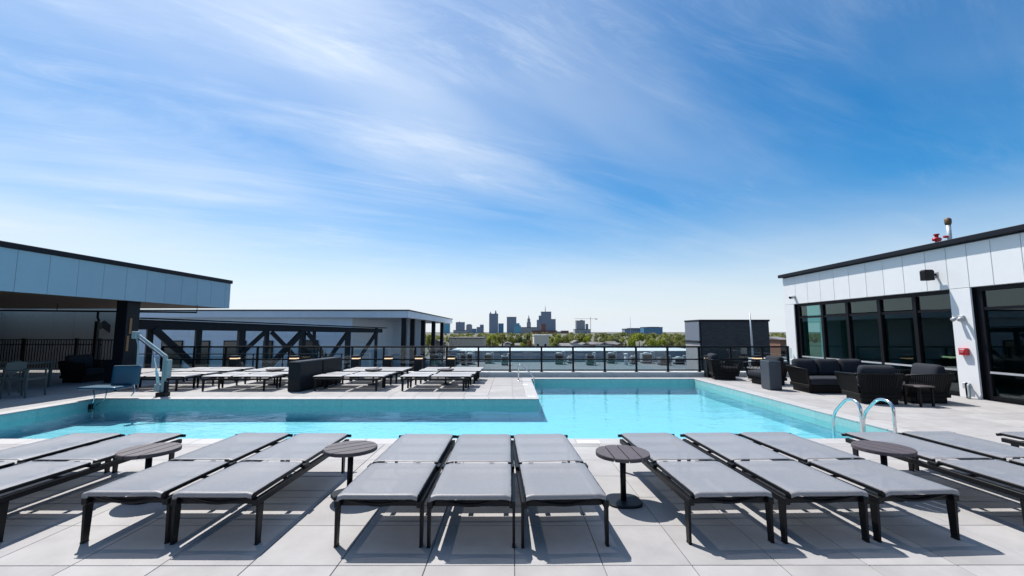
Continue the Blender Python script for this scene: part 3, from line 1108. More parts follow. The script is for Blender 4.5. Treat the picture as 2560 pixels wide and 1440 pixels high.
def rope_seat(name, label, cat, x, y, rz, w, d, ncush, group, hback=.66, arm=.62):
    """lounge seat facing local -Y: rope-slatted shell that leans outwards, plinth, cushions"""
    t = thing(name, label, cat, (x, y, .001), rz, group)
    hw, zb = w / 2, .20
    MB().cbox(-hw + .12, hw - .12, .14, d - .10, 0, .13, .01).build('plinth', BLACK, t)
    MB().cbox(-hw + .07, hw - .07, .05, d - .05, .13, .22, .012).build('seat_frame', WICKER, t)
    # bottom and top outlines of the shell (front left -> back -> front right)
    bot = [(-hw + .10, .06, zb), (-hw + .09, d - .08, zb), (hw - .09, d - .08, zb), (hw - .10, .06, zb)]
    top = [(-hw, -.02, arm), (-hw, d, hback), (hw, d, hback), (hw, -.02, arm)]
    MB().tube(smooth(top, 5, .12), .017, 8).build('arm_rail', BLACK, t, True)
    MB().tube(smooth(bot, 5, .10), .014, 8).build('lower_rail', BLACK, t, True)
    for s in (0, 3):
        MB().bar(bot[s], top[s], .03, .045, (0, 1, 0)).build('front_upright', BLACK, t)
    seg = [(0, 1), (1, 2), (2, 3)]
    for i, j in seg:
        b0, b1, t0, t1 = Vector(bot[i]), Vector(bot[j]), Vector(top[i]), Vector(top[j])
        L_ = (t1 - t0).length
        n = max(6, int(L_ / .047))
        for k in range(1, n):
            u = k / n
            p, q = b0.lerp(b1, u), t0.lerp(t1, u)
            side = (t1 - t0).normalized()
            m = MB()
            m.bar(p, q, .012, .030, side)
            m.build('slat', WICKER, t)
    cw = (w - .24) / ncush
    if ncush == 1:
        MB().cushion(-hw + .11, hw - .11, .0, d - .20, .22, .40, .06, 9, .015).build('seat_cushion', CUSH, t, True)
    else:
        MB().cushion(-hw + .11, hw - .11, .0, d - .20, .22, .40, .055, 11, .012).build('seat_cushion', CUSH, t, True)
    for k in range(ncush):
        a = -hw + .12 + k * cw
        o = MB().cushion(a + .008, a + cw - .008, -.10, .11, -.01, .46, .085, 11, .03).build('back_cushion', CUSH, t, True, (0, d - .235, .395))
        o.rotation_euler = (R(-13), 0, R(random.uniform(-1.5, 1.5)))
    return t


GS = 'black rope lounge seats'
rope_seat('sofa', 'charcoal three-seat rope sofa in front of the pool house windows', 'sofa', 8.64, 11.18, R(-3), 2.05, .95, 3, GS)
rope_seat('armchair', 'black rope armchair turned away from the viewer in front of the sofa', 'armchair', 8.30, 10.42, R(168), .95, .86, 1, GS)
rope_seat('armchair', 'black rope armchair with slatted side against the white pier', 'armchair', 8.88, 10.22, R(-96), 1.0, .98, 1, GS)
rope_seat('armchair', 'black armchair at the far right deck corner by the railing', 'armchair', 7.62, 14.72, R(78), 1.0, .90, 1, GS)
rope_seat('armchair', 'black armchair half hidden behind the grey planter box', 'armchair', 7.40, 13.30, R(-85), .9, .85, 1, GS, )
t = thing('coffee_table', 'low dark side table between the two near armchairs', 'table', (8.86, 9.52, .001), R(6))
MB().cbox(-.19, .19, -.20, .20, .40, .43, .006).build('top', SLAT, t)
for sx in (-1, 1):
    for sy in (-1, 1):
        MB().cbox(sx * .15 - .02, sx * .15 + .02, sy * .16 - .02, sy * .16 + .02, 0, .399, .003).build('leg', BLACK, t)
t = thing('planter_box', 'grey square planter box beside the sofa arm', 'planter', (7.22, 12.12, .001), R(-4))
MB().cbox(-.16, .16, -.24, .24, .015, .79, .012).build('body', mat('grey_planter', (.045, .054, .068), .5, var=.08), t)
MB().cbox(-.14, .14, -.22, .22, 0, .0145, .002).build('plinth', BLACK, t)
MB().cbox(-.13, .13, -.21, .21, .7905, .80, .003).build('lid', CHAR, t)
t = thing('fire_pit_table', 'pale concrete cube table at the far end of the right deck', 'table', (8.10, 14.10, .001), R(3))
MB().cbox(-.30, .30, -.30, .30, .03, .38, .012).build('body', CONC, t)
MB().cbox(-.36, .36, -.36, .36, .381, .43, .01).build('top', mat('white_stone', (.72, .72, .71), .5, var=.04), t)
MB().cbox(-.24, .24, -.24, .24, 0, .0295, .003).build('plinth', BLACK, t)

# ------------------------------------------------------------------ steel rails at the pool
t = thing('pool_ladder', 'stainless pool ladder with two arched handrails at the near pool edge', 'ladder', (5.33, 6.63, 0))
for x in (-.23, .25):
    p = smooth([(x, -.22, 0), (x, -.22, .56), (x, .02, .60), (x, .34, .30), (x, .36, -.45)], 8, .16)
    MB().tube(p, .0215, 14).build('handrail', STEEL, t, True)
    MB().tube([(x, -.22, .001), (x, -.22, .016)], [.05, .042], 16).build('flange', STEEL, t, True)
for z in (-.22, -.42):
    MB().cbox(-.20, .22, .33, .41, z - .015, z + .015, .004).build('step', STEEL, t)
t = thing('stair_handrail', 'stainless handrail going down into the pool from the far sun deck', 'handrail', (.65, 13.92, 0))
MB().tube(smooth([(-.42, .25, 0), (-.42, .25, .50), (-.36, .24, .53), (.06, .05, .18), (.10, .03, -.48)], 6, .08), .021, 12).build('handrail', STEEL, t, True)
MB().tube([(-.42, .25, .001), (-.42, .25, .016)], [.05, .042], 14).build('flange', STEEL, t, True)

# ------------------------------------------------------------------ pool lift
t = thing('pool_lift', 'white pool access lift with blue seat hanging over the pool corner', 'pool lift', (-8.64, 10.86, .002))
MB().cbox(-.10, .12, -.11, .10, 0, .10, .012).build('base', BLACK, t)
MB().cbox(-.04, .04, -.04, .04, .10, .98, .008).build('mast', LIFTSHADED, t)
MB().cbox(-.20, -.05, -.06, .06, .11, .30, .02).build('gear_box', LIFTSHADED, t)
MB().bar((0.02, 0, .98), (-.70, -.10, 1.56), .05, .045).build('arm', LIFTSHADED, t)
MB().bar((0.02, 0, .90), (-.66, -.10, 1.45), .03, .03).build('parallel_arm', STEEL, t)
MB().tube([(-.13, 0, .30), (-.20, 0, .66)], .032, 10).build('actuator', mat('lift_actuator', (.35, .55, .60), .3), t, True)
MB().tube([(-.20, 0, .66), (-.31, -.04, 1.18)], .016, 8).build('piston', STEEL, t, True)
MB().cbox(.06, .14, -.07, .06, .45, .90, .012).build('battery_box', LIFTSHADED, t)
MB().cbox(.05, .11, -.05, .05, .10, .36, .01).build('rear_guard', BLACK, t)
MB().cbox(-.76, -.64, -.17, -.03, 1.42, 1.60, .015).build('arm_head', LIFTSHADED, t)
MB().tube(smooth([(-.68, -.10, 1.44), (-.60, -.12, 1.28), (-.58, -.12, .70), (-.60, -.14, .38)], 6, .1), .022, 10).build('hanger_tube', LIFTSHADED, t, True)
st = MB().cushion(-.29, .29, -.03, .03, 0, .46, .028, 9, .006).build('seat_back', BLUESEAT, t, True, (-.74, -.24, .30))
st.rotation_euler = (R(-6), 0, R(14))
MB().cbox(-.26, .26, -.034, .034, .462, .474, .003).build('top_edge', LIFTSHADED, st)
sp_ = MB().cushion(-.44, .44, -.25, .25, -.03, .035, .03, 9, .006).build('seat_pan', BLUESEAT, t, True, (-1.02, -.44, .27))
MB().tube(smooth([(-1.25, -.50, .24), (-1.18, -.52, .05), (-1.22, -.55, -.24)], 5, .05), .014, 8).build('leg_rest', STEEL, t, True)
MB().tube(smooth([(-.92, -.50, .24), (-.93, -.52, .02), (-1.08, -.56, -.12)], 5, .05), .012, 8).build('leg_rest', STEEL, t, True)
MB().cbox(-1.29, -1.17, -.58, -.53, -.28, -.10, .01).build('foot_plate', BLACK, t)
MB().tube(smooth([(-.50, -.26, .33), (-.44, -.30, .16), (-.46, -.36, .06)], 5, .05), .014, 8).build('side_bar', STEEL, t, True)

# ------------------------------------------------------------------ furniture in the shade


def metal_chair(x, y, rz, label):
    t = thing('armchair', label, 'chair', (x, y, .001), rz, 'sage metal dining chairs')
    for sx in (-1, 1):
        MB().bar((sx * .27, -.24, 0), (sx * .25, -.22, .66), .03, .03).build('leg', SAGE, t)
        MB().bar((sx * .27, .26, 0), (sx * .25, .22, .82), .03, .03).build('leg', SAGE, t)
        MB().bar((sx * .25, -.25, .665), (sx * .25, .24, .665), .05, .025).build('arm', SAGE, t)
    MB().cbox(-.25, .25, -.25, .22, .42, .46, .008).build('seat', SAGE, t)
    MB().cbox(-.25, .25, .21, .235, .60, .84, .008).build('backrest', SAGE, t)
    return t


metal_chair(-11.95, 10.75, R(100), 'sage metal armchair in the canopy shade, right one of the pair')
metal_chair(-12.95, 11.1, R(-60), 'sage metal armchair in the canopy shade, cut by the left edge')
t = thing('dining_table', 'sage metal table behind the shaded chairs', 'table', (-13.9, 12.2, .001), R(5))
MB().cbox(-.7, .7, -.45, .45, .70, .74, .008).build('top', SAGE, t)
for sx in (-1, 1):
    for sy in (-1, 1):
        MB().cbox(sx * .6 - .03, sx * .6 + .03, sy * .37 - .03, sy * .37 + .03, 0, .699, .004).build('leg', SAGE, t)
rope_seat('armchair', 'black rope armchair in deep shade before the picket fence', 'armchair', -13.2, 14.0, R(85), 1.0, .95, 1, GS)

# ================================================================== BEYOND THE DECK
# outer faces of the building we stand on, and the lower roof in front
kind(MB().box(-26, 14, -8, KY1 - .05, -16, -.52).build('building_podium', PARAPET), 'structure')
kind(MB().box(-60, 40, KY1 + .6, 62, -2.6, -2.0).build('roof_terrace', ROOFMEM), 'structure')
pw = tag(MB().box(-7.5, 23.2, 51.5, 60.0, -2.0, -.76).build('parapet_wall', PARAPET), 'grey raised roof block with white top seen through the glass railing', 'parapet')
for k in range(10):
    MB().cbox(-7.5 + k * 3.07 + .004, -4.43 + k * 3.07 - .004, 51.4, 60.0, -.759, -.70, .01).build('roof_sheet', WHITECAP, pw)

# rooftop units
hv = [(1051, 30, .8, 1), (1090, 22, 1.0, 0), (1137, 20, .8, 0), (1160, 12, 1.2, 0), (1176, 16, 1.2, 0), (1222, 18, 1.0, 0), (1262, 18, 1.0, 0),
      (1396, 20, 1.15, 0), (1422, 10, .7, 0), (1472, 18, 1.1, 0), (1484, 8, 1.15, 2), (1524, 18, 1.1, 0), (1562, 12, 1.1, 2), (1578, 12, .8, 0), (1612, 26, 1.1, 0),
      (1654, 24, .8, 0), (1692, 24, .7, 0)]
for k, (px, w, h, typ) in enumerate(hv):
    Y = 46.5 + (k % 3) * 1.3
    X = (px - 1278.5) * Y / 1073.6
    ww = w * Y / 1073.6
    t = thing('rooftop_unit', 'grey rooftop air unit, %s from left behind the glass railing' % ORD[k], 'air conditioner', (X, Y, -2.0), R(random.uniform(-4, 4)),
              'rooftop air units')
    if typ == 2:
        MB().tube([(0, 0, 0), (0, 0, h)], ww * .35, 12).build('pipe', WHITECAP, t, True)
        MB().tube([(0, 0, h), (0, 0, h + .1), (0, 0, h + .16)], [ww * .5, ww * .5, .05], 12).build('cowl', WHITECAP, t, True)
    else:
        m = mat('unit_dark', (.10, .11, .12), .5, rand=.3) if k % 2 else GREYMETAL
        MB().cbox(-ww / 2, ww / 2, -.5, .5, .18, h, .02).build('casing', m, t)
        MB().box(-ww / 2 + .06, ww / 2 - .06, -.45, .45, 0, .179).build('skid', BLACK, t)
        if typ == 1:
            MB().prism([(-ww / 2, -.6), (ww / 2, -.6), (ww / 2, -.52), (-ww / 2, -.52)], .2, .7).build('hood', WHITECAP, t)
            MB().bar((-ww / 2, -.6, .75), (ww / 2, -.3, 1.1), .5, .05).build('sloped_lid', WHITECAP, t)
        else:
            MB().box(-ww / 2 + .08, ww / 2 - .08, -.512, -.502, .30, h - .15).build('louvre', BLACK, t)
            MB().tube([(0, 0, h), (0, 0, h + .12)], min(ww, .9) * .33, 12).build('fan_guard', WHITECAP if k % 3 else BLACK, t, True)
            MB().tube(smooth([(ww * .4, -.2, .0), (ww * .4, -.2, h + .22), (ww * .7, -.2, h + .22), (ww * .7, -.2, 0)], 4, .1), .05, 6).build('duct', WHITECAP, t, True)

# far white building with terrace roof
FY = 32.0
fb = thing('white_annex', 'long white flat-roofed building behind the dark truss', 'building', (-7.7, FY, -2))


def F(m, name, material, sm=False):
    o = m.build(name, material, fb, sm)
    o.matrix_parent_inverse = Matrix.Translation((7.7, -FY, 2))
    return o


F(MB().box(-44, -7.7, FY + .02, 56, 2.66, 3.12), 'roof_core', ANNEXSHADED)
F(MB().cbox(-44, -7.62, FY - .06, 56.1, 3.121, 3.21, .01), 'roof_cap', CAP)
F(MB().cbox(-22, -13, FY + 3, FY + 8, 3.211, 3.36, .01), 'roof_upstand', CAP)
for k in range(15):
    F(MB().cbox(-7.7 - (k + 1) * 2.42 + .006, -7.7 - k * 2.42 - .006, FY, FY + .019, 2.62, 3.12, .003), 'wall_panel', ANNEXSHADED)
for k in range(9):
    F(MB().cbox(-7.699, -7.68, FY + k * 2.66 + .006, FY + (k + 1) * 2.66 - .006, 2.62, 3.12, .003), 'wall_panel', ANNEXSHADED)
F(MB().box(-11.9, -7.72, FY + .03, 55.9, 2.60, 2.655), 'soffit', PALE)
F(MB().box(-44, -12.0, FY + .5, FY + .8, -2.0, 2.66), 'front_wall', ANNEXSHADED)
for k in range(26):
    F(MB().cbox(-12.0 - (k + 1) * 1.22 + .006, -12.0 - k * 1.22 - .006, FY + .47, FY + .498, 1.2, 2.65, .003), 'wall_panel', ANNEXSHADED)
F(MB().box(-12.3, -12.0, FY + .8, 44, -2, 2.66), 'side_wall', ANNEXSHADED)
F(MB().box(-12.0, -9.0, 43.7, 44.0, -2, 2.60), 'terrace_wall', ANNEXSHADED)
for k, (px, Y) in enumerate(((1003, 32.4), (1037, 35.2), (1064, 39.4), (1089, 44.6), (1098, 50))):
    F(MB().cbox(-8.27, -7.9, Y, Y + .37, -2, 2.6, .01), 'column', CHAR)
wins = [(412, 465, 851, 930), (505, 532, 851, 930), (566, 622, 851, 930), (664, 688, 851, 925), (752, 800, 850, 920), (918, 962, 848, 925)]
for (a, b, c, d) in wins:
    Y = FY + .46
    xa, xb = (a - 1278.5) * Y / 1073.6, (b - 1278.5) * Y / 1073.6
    za, zb = 1.604 - (d - 828) * Y / 1073.6, 1.604 - (c - 828) * Y / 1073.6
    if a > 900:
        Y = 43.68
        xa, xb = (a - 1278.5) * Y / 1073.6, (b - 1278.5) * Y / 1073.6
        za, zb = 1.604 - (d - 828) * Y / 1073.6, 1.604 - (c - 828) * Y / 1073.6
    wf = F(MB().box(xa, xb, Y - .04, Y - .001, max(za, -1.9), zb), 'window', FRAME)
    MB().box(xa + .08, xb - .08, Y - .052, Y - .042, max(za, -1.9) + .08, zb - .08).build('pane', mat('dark_pane', (.012, .018, .022), .08, spec=.8), wf)

# dark truss bridge in front of it
tb = thing('truss_bridge', 'dark steel truss with diagonal braces beyond the left railing', 'bridge', (-16.9, 20, -2))
A, B = Vector((-16.9, 20, 0)), Vector((-9.2, 30, 0))


def TP(px, py):
    """point on the truss plane seen at that place of the photo, worked out as ray and plane"""
    k = (px - 1278.5) / 1073.6
    d = B - A
    u = (k * A.y - A.x) / (d.x - k * d.y)
    P = A + d * u
    return Vector((P.x, P.y, 1.604 - (py - 828) * P.y / 1073.6))


def TB(m, name):
    o = m.build(name, TRUSS, tb)
    o.matrix_parent_inverse = Matrix.Translation((16.9, -20, 2))
    return o


side = (B - A).normalized()
nrm = Vector((side.y, -side.x, 0))
c4 = [TP(330, 798), TP(958, 822), TP(958, 831.5), TP(330, 823)]
m = MB()
m.add([p for p in c4] + [p - nrm * 2.6 for p in c4], [(3, 2, 1, 0), (4, 5, 6, 7), (0, 1, 5, 4), (1, 2, 6, 5), (2, 3, 7, 6), (3, 0, 4, 7)])
TB(m, 'roof_beam')
e = [TP(352, 797), TP(965, 821)]
TB(MB().bar(e[0] + Vector((0, 0, .03)), e[1] + Vector((0, 0, .03)), .3, .06), 'roof_edge')
for (x0, w, bot) in ((384, 14, 945), (505, 14, 945), (612, 16, 945), (675, 10, 940), (765, 12, 935), (793, 7, 935), (877, 11, 930), (947, 6, 925)):
    p, q = TP(x0, 823), TP(x0, bot)
    ww = w * p.y / 1073.6
    TB(MB().bar(p - nrm * .2 + Vector((0, 0, .1)), q - nrm * .2, ww * .9, ww * .9, side), 'column')
for (xa, ya, xb, yb, w) in ((392, 823, 508, 922, 16), (668, 829, 568, 925, 9), (683, 830, 722, 868, 9), (760, 829, 672, 925, 12), (722, 868, 775, 925, 9),
                            (772, 831, 826, 899, 9), (870, 834, 826, 899, 8), (945, 829, 900, 899, 7), (258, 806, 330, 860, 14)):
    p, q = TP(xa, ya), TP(xb, yb)
    ww = w * p.y / 1073.6
    TB(MB().bar(p - nrm * .02, q - nrm * .02, ww, ww * .8, nrm), 'diagonal')
# lower terrace with its own glass rail, in front of the truss
lt = thing('terrace_railing', 'second glass railing on the lower terrace before the truss', 'railing', (-16.6, 19.2, -.6))
for k in range(8):
    MB().cbox(k * 1.3 - .025, k * 1.3 + .025, -.025, .025, -1.4, 1.18, .004).build('post', BLACK, lt)
    if k < 7:
        MB().box(k * 1.3 + .05, k * 1.3 + 1.25, -.005, .005, .1, 1.10).build('pane', GLASS, lt)
MB().cbox(-.05, 9.15, -.03, .03, 1.181, 1.22, .004).build('top_rail', BLACK, lt)

# charcoal brick block on the right
DY = 40.0
db = thing('charcoal_block', 'charcoal brick stair tower standing on the roof at right', 'building', ((1748 - 1278.5) * DY / 1073.6, DY, -2))
bx0, bx1 = 0.0, (1920 - 1748) * DY / 1073.6


def brick_mat():
    m = mat('charcoal_brick', (.022, .024, .028), .75, var=.2, vscale=2)
    N, L = m.node_tree.nodes, m.node_tree.links
    br = N.new('ShaderNodeTexBrick')
    br.inputs['Scale'].default_value = 1.0
    br.inputs['Brick Width'].default_value = .40
    br.inputs['Row Height'].default_value = .13
    br.inputs['Mortar Size'].default_value = .012
    br.inputs['Color1'].default_value = (.020, .022, .026, 1)
    br.inputs['Color2'].default_value = (.034, .036, .042, 1)
    br.inputs['Mortar'].default_value = (.05, .05, .055, 1)
    tc = N.new('ShaderNodeTexCoord')
    mp = N.new('ShaderNodeMapping')
    mp.inputs['Rotation'].default_value = (R(90), 0, 0)
    L.new(tc.outputs['Object'], mp.inputs['Vector'])
    L.new(mp.outputs[0], br.inputs['Vector'])
    L.new(br.outputs['Color'], N['Principled BSDF'].inputs['Base Color'])
    return m


MB().box(bx0, bx1, 0, 3.3, 0, 4.50).build('wall', brick_mat(), db)
MB().cbox(bx0 - .08, bx1 + .08, -.08, 3.38, 4.501, 4.68, .01).build('roof_cap', CAP, db)
MB().cbox(bx0 - .02, bx0 + .10, -.06, -.002, 0, 4.5, .006).build('corner_trim', CAP, db)
MB().cbox(-.07, -.003, .05, 3.3, 2.72, 4.48, .006).build('upper_panel', mat('steel_panel', (.14, .165, .21), .5, var=.06), db)
MB().cbox(-.12, -.003, .0, 3.34, 2.52, 2.70, .01).build('ledge', CAP, db)
MB().box(-.05, -.003, .05, 3.3, 0, 2.515).build('lower_wall', mat('grey_stone', (.34, .32, .32), .8, var=.12, vscale=2), db)
t = thing('flagpole', 'tall thin grey mast before the charcoal stair tower', 'mast', ((1876 - 1278.5) * 38 / 1073.6, 38, -2))
MB().tube([(0, 0, 0), (-.02, 0, 3.2), (-.05, 0, 5.2)], [.10, .08, .05], 8).build('pole', GREYMETAL, t, True)
MB().cbox(-.14, .14, -.14, .14, 0, .08, .01).build('base', GREYMETAL, t)
t = thing('condenser', 'white condenser cabinets on the roof right of the charcoal tower', 'air conditioner', ((1900 - 1278.5) * 26 / 1073.6, 26, -2))
for k in range(3):
    MB().cbox(-.6 + k * 1.35, .5 + k * 1.35, -.5, .5, 0, 2.0 - .1 * k, .02).build('cabinet', WHITECAP, t)
    MB().box(-.45 + k * 1.35, .35 + k * 1.35, -.512, -.502, .9, 1.8 - .1 * k).build('grille', GREYMETAL, t)

# ------------------------------------------------------------------ the city
GZ = -16.0


def wx(px, Y):
    return (px - 1278.5) * Y / 1073.6


def wz(py, Y):
    return 1.604 + (828 - py) * Y / 1073.6


def tower_mat(name, wall, glassy, fx, fz, gl=.15):
    """wall with a grid of window bays, far too small to pick apart"""
    m = bpy.data.materials.new(name)
    m.use_nodes = True
    N, L = m.node_tree.nodes, m.node_tree.links
    b = N['Principled BSDF']
    br = N.new('ShaderNodeTexBrick')
    br.offset = 0.0
    br.inputs['Color1'].default_value = (*glassy, 1)
    br.inputs['Color2'].default_value = (*[c * 1.25 for c in glassy], 1)
    br.inputs['Mortar'].default_value = (*wall, 1)
    br.inputs['Scale'].default_value = 1
    br.inputs['Brick Width'].default_value = fx
    br.inputs['Row Height'].default_value = fz
    br.inputs['Mortar Size'].default_value = min(fx, fz) * .22
    tc = N.new('ShaderNodeTexCoord')
    mp = N.new('ShaderNodeMapping')
    mp.inputs['Rotation'].default_value = (R(90), 0, 0)
    L.new(tc.outputs['Object'], mp.inputs['Vector'])
    L.new(mp.outputs[0], br.inputs['Vector'])
    L.new(br.outputs['Color'], b.inputs['Base Color'])
    b.inputs['Roughness'].default_value = .45
    return m


SLATEHAZE = tower_mat('hazed_slate_tower', (.25, .29, .37), (.12, .15, .21), 7, 8)  # wall and bays paled and blued in place of haze
BLUEG = tower_mat('blue_glass_tower', (.10, .22, .34), (.06, .16, .28), 9, 8)
STONE = tower_mat('stone_tower', (.36, .36, .38), (.17, .18, .21), 6, 7)
REDB = tower_mat('red_brick_tower', (.26, .10, .08), (.14, .06, .05), 6, 7)
CYANG = tower_mat('cyan_glass_tower', (.14, .38, .50), (.10, .30, .42), 9, 8)
TAN = tower_mat('tan_block', (.36, .32, .26), (.10, .09, .08), 5, 4)
ROOFDARK = mat('dark_roof', (.07, .07, .08), .8)

SK = 3500.0
GT = 'downtown skyline buildings'


def tower(x0, x1, top, m, label, Y=SK, depth=None, extras=(), name='tower'):
    xc = wx((x0 + x1) / 2, Y)
    w = (x1 - x0) * Y / 1073.6
    d = depth or w * .8
    t = thing(name, label, 'tower' if name == 'tower' else 'building', (xc, Y, GZ), 0, GT)
    h = wz(top, Y) - GZ
    MB().box(-w / 2, w / 2, 0, d, 0, h).build('wall', m, t)
    MB().box(-w / 2 - w * .012, w / 2 + w * .012, -w * .012, d + w * .012, h + .02, h + w * .03).build('roof', ROOFDARK, t)
    for ex in extras:
        k = ex[0]
        if k == 'block':        # x0,x1,top in photo pixels, stands beside or on the body
            _, a, b, tp, mm = ex
            za = h + w * .03 + .02 if tp < top else 0
            MB().box(wx(a, Y) - xc, wx(b, Y) - xc, d * .15, d * .85, za, wz(tp, Y) - GZ).build('upper_block', mm, t)
        elif k == 'spike':
            _, a, wd, tp = ex
            ww = wd * Y / 1073.6
            zz = wz(tp, Y) - GZ
            xx = wx(a, Y) - xc
            MB().tube([(xx, d / 2, h), (xx, d / 2, h + (zz - h) * .45), (xx, d / 2, zz)], [ww / 2, ww * .42, ww * .08], 6).build('spire', m, t)
    return t


tower(1016, 1031, 827, CYANG, 'pale cyan block glimpsed between the white annex columns')
tower(1042, 1061, 820, BLUEG, 'blue glass block glimpsed between the white annex columns')
tower(1105, 1124, 799, CYANG, 'bright blue glass tower at the left end of the skyline')
tower(1140, 1161, 806, SLATEHAZE, 'grey slab right of the bright blue skyline tower', extras=(('spike', 1148, 3, 803),))
tower(1166, 1180, 813, STONE, 'small domed grey tower in the left skyline', extras=(('block', 1168, 1178, 810.5, SLATEHAZE),))
tower(1180, 1191, 822, BLUEG, 'low blue office block in the left skyline', Y=3300)
tower(1134, 1166, 826, STONE, 'wide low grey block in the left skyline', Y=3300)
tower(1192, 1209, 818, SLATEHAZE, 'stepped dark tower left of the tallest twin-peaked tower', extras=(('block', 1200, 1209, 811.5, SLATEHAZE),))
tower(1223, 1245, 785, SLATEHAZE, 'tallest slate tower with two corner peaks', extras=(('spike', 1226, 4, 779), ('spike', 1239, 5, 775)))
tower(1246, 1259, 809, BLUEG, 'short blue block leaning on the twin-peaked tower')
tower(1267, 1291, 793, SLATEHAZE, 'flat topped dark tower in the middle of the skyline')
tower(1285, 1302, 814, CYANG, 'round cyan glass tower in the middle of the skyline', Y=3300, extras=(('block', 1288, 1299, 808, CYANG),))
tower(1302, 1343, 819, STONE, 'long low brown block below the pointed stone tower', Y=3300)
tower(1317, 1327, 806, STONE, 'slender pointed stone tower in the skyline', extras=(('block', 1318.5, 1325.5, 797, STONE), ('spike', 1322, 5.5, 788)))
tower(1342, 1353, 800, SLATEHAZE, 'stepped slate tower beside the wide right skyline tower', extras=(('block', 1347, 1353, 789, SLATEHAZE),))
tower(1353, 1378, 780, SLATEHAZE, 'wide tall slate tower with antenna at the right of downtown', extras=(('spike', 1364, 2.0, 763),))
tower(1378, 1389, 798, SLATEHAZE, 'shorter tower joined to the right of the antenna tower')
tower(1352, 1364, 810, REDB, 'red brick block in front of the antenna tower', Y=3200)
tower(1330, 1392, 828, REDB, 'long low red brick block at the foot of the antenna tower', Y=3000)
tower(1390, 1404, 829, STONE, 'low pale block right of the antenna tower', Y=3200)
tower(1403, 1421, 827, REDB, 'low brown block right of the antenna tower', Y=3200)
tower(1440, 1462, 802, STONE, 'grey tower under construction beside the crane', extras=(('block', 1452, 1457, 800, SLATEHAZE),))
tower(1437, 1475, 824, STONE, 'construction podium under the crane', Y=3400)
tower(1451, 1466, 830, BLUEG, 'small dark blue block before the crane', Y=3000)
tower(1464, 1470, 810, SLATEHAZE, 'thin dark core rising beside the crane')
tower(1510, 1528, 835, SLATEHAZE, 'low grey block among the trees right of the crane', Y=1500)
tower(1536, 1562, 835, STONE, 'low long pale building left of the glass block', Y=1500)
tower(1561, 1609, 823, SLATEHAZE, 'long dark low building beside the glass block', Y=1500, depth=40, extras=(('block', 1572, 1606, 820, SLATEHAZE),))
tower(1608, 1655, 819, BLUEG, 'wide blue glass block above the trees at right', Y=1450, depth=40, extras=(('block', 1622, 1648, 817, SLATEHAZE),))
tower(1495, 1512, 833, SLATEHAZE, 'dim low block beyond the trees right of the crane', Y=2600)
t = thing('tower_crane', 'thin pale tower crane with long jib over the skyline', 'crane', (wx(1472.5, SK), SK - 60, GZ))
cz = wz(797, SK - 60) - GZ
MB().bar((0, 0, 0), (0, 0, cz + 14), 3.4, 3.4).build('mast', mat('crane_paint', (.45, .44, .42), .6), t)
MB().bar((wx(1433, SK) - wx(1472.5, SK), 0, cz), (wx(1489, SK) - wx(1472.5, SK), 0, cz), 2.2, 2.2).build('jib', MATS['crane_paint'], t)
MB().box(wx(1484, SK) - wx(1472.5, SK), wx(1489, SK) - wx(1472.5, SK), -2, 2, cz - 6, cz - 1.2).build('counterweight', SLATEHAZE, t)
t = thing('radio_mast', 'hair-thin radio mast above the long dark building', 'mast', (wx(1575, 1480), 1480, GZ))
MB().tube([(0, 0, 0), (0, 0, wz(793, 1480) - GZ)], [.8, .35], 6).build('pole', GREYMETAL, t)
MB().cbox(-1, 1, -1, 1, 0, .5, .1).build('base', GREYMETAL, t)

# nearer roofs and houses among the trees
GH = 'houses among the trees'


def block(x0, x1, top, Y, m, label, roof='flat', d=12, wins=0):
    xc, w = wx((x0 + x1) / 2, Y), (x1 - x0) * Y / 1073.6
    h = wz(top, Y) - GZ
    t = thing('house', label, 'building', (xc, Y, GZ), 0, GH)
    if roof == 'flat':
        MB().box(-w / 2, w / 2, 0, d, 0, h).build('wall', m, t)
        MB().box(-w / 2 - .2, w / 2 + .2, -.2, d + .2, h + .01, h + .35).build('roof', WHITECAP if wins == 0 else ROOFDARK, t)
    else:
        hr = min(3.0, w * .3)
        MB().box(-w / 2, w / 2, 0, d, 0, h - hr).build('wall', m, t)
        a = w / 2 + .4
        MB().add([(-a, -.4, h - hr), (a, -.4, h - hr), (a, d + .4, h - hr), (-a, d + .4, h - hr), (0 if roof == 'gable' else -a, d / 2 if roof != 'gable' else -.4, h),
                  (0 if roof == 'gable' else a, d / 2 if roof != 'gable' else d + .4, h)],
                 [(3, 2, 1, 0)] + ([(0, 1, 4), (1, 2, 5, 4), (2, 3, 5), (3, 0, 4, 5)] if roof == 'gable' else [(0, 1, 5, 4), (1, 2, 5), (2, 3, 4, 5), (3, 0, 4)])
                 ).build('roof', mat('shingle', (.12, .115, .12), .9, var=.2, vscale=1, rand=.3), t)
    n = wins or max(2, int(w / 3))
    for k in range(n):
        xx = -w / 2 + (k + .5) * w / n
        MB().box(xx - .45, xx + .45, -.06, -.002, h - 5.0, h - 3.6).build('window', FRAME, t)
    return t


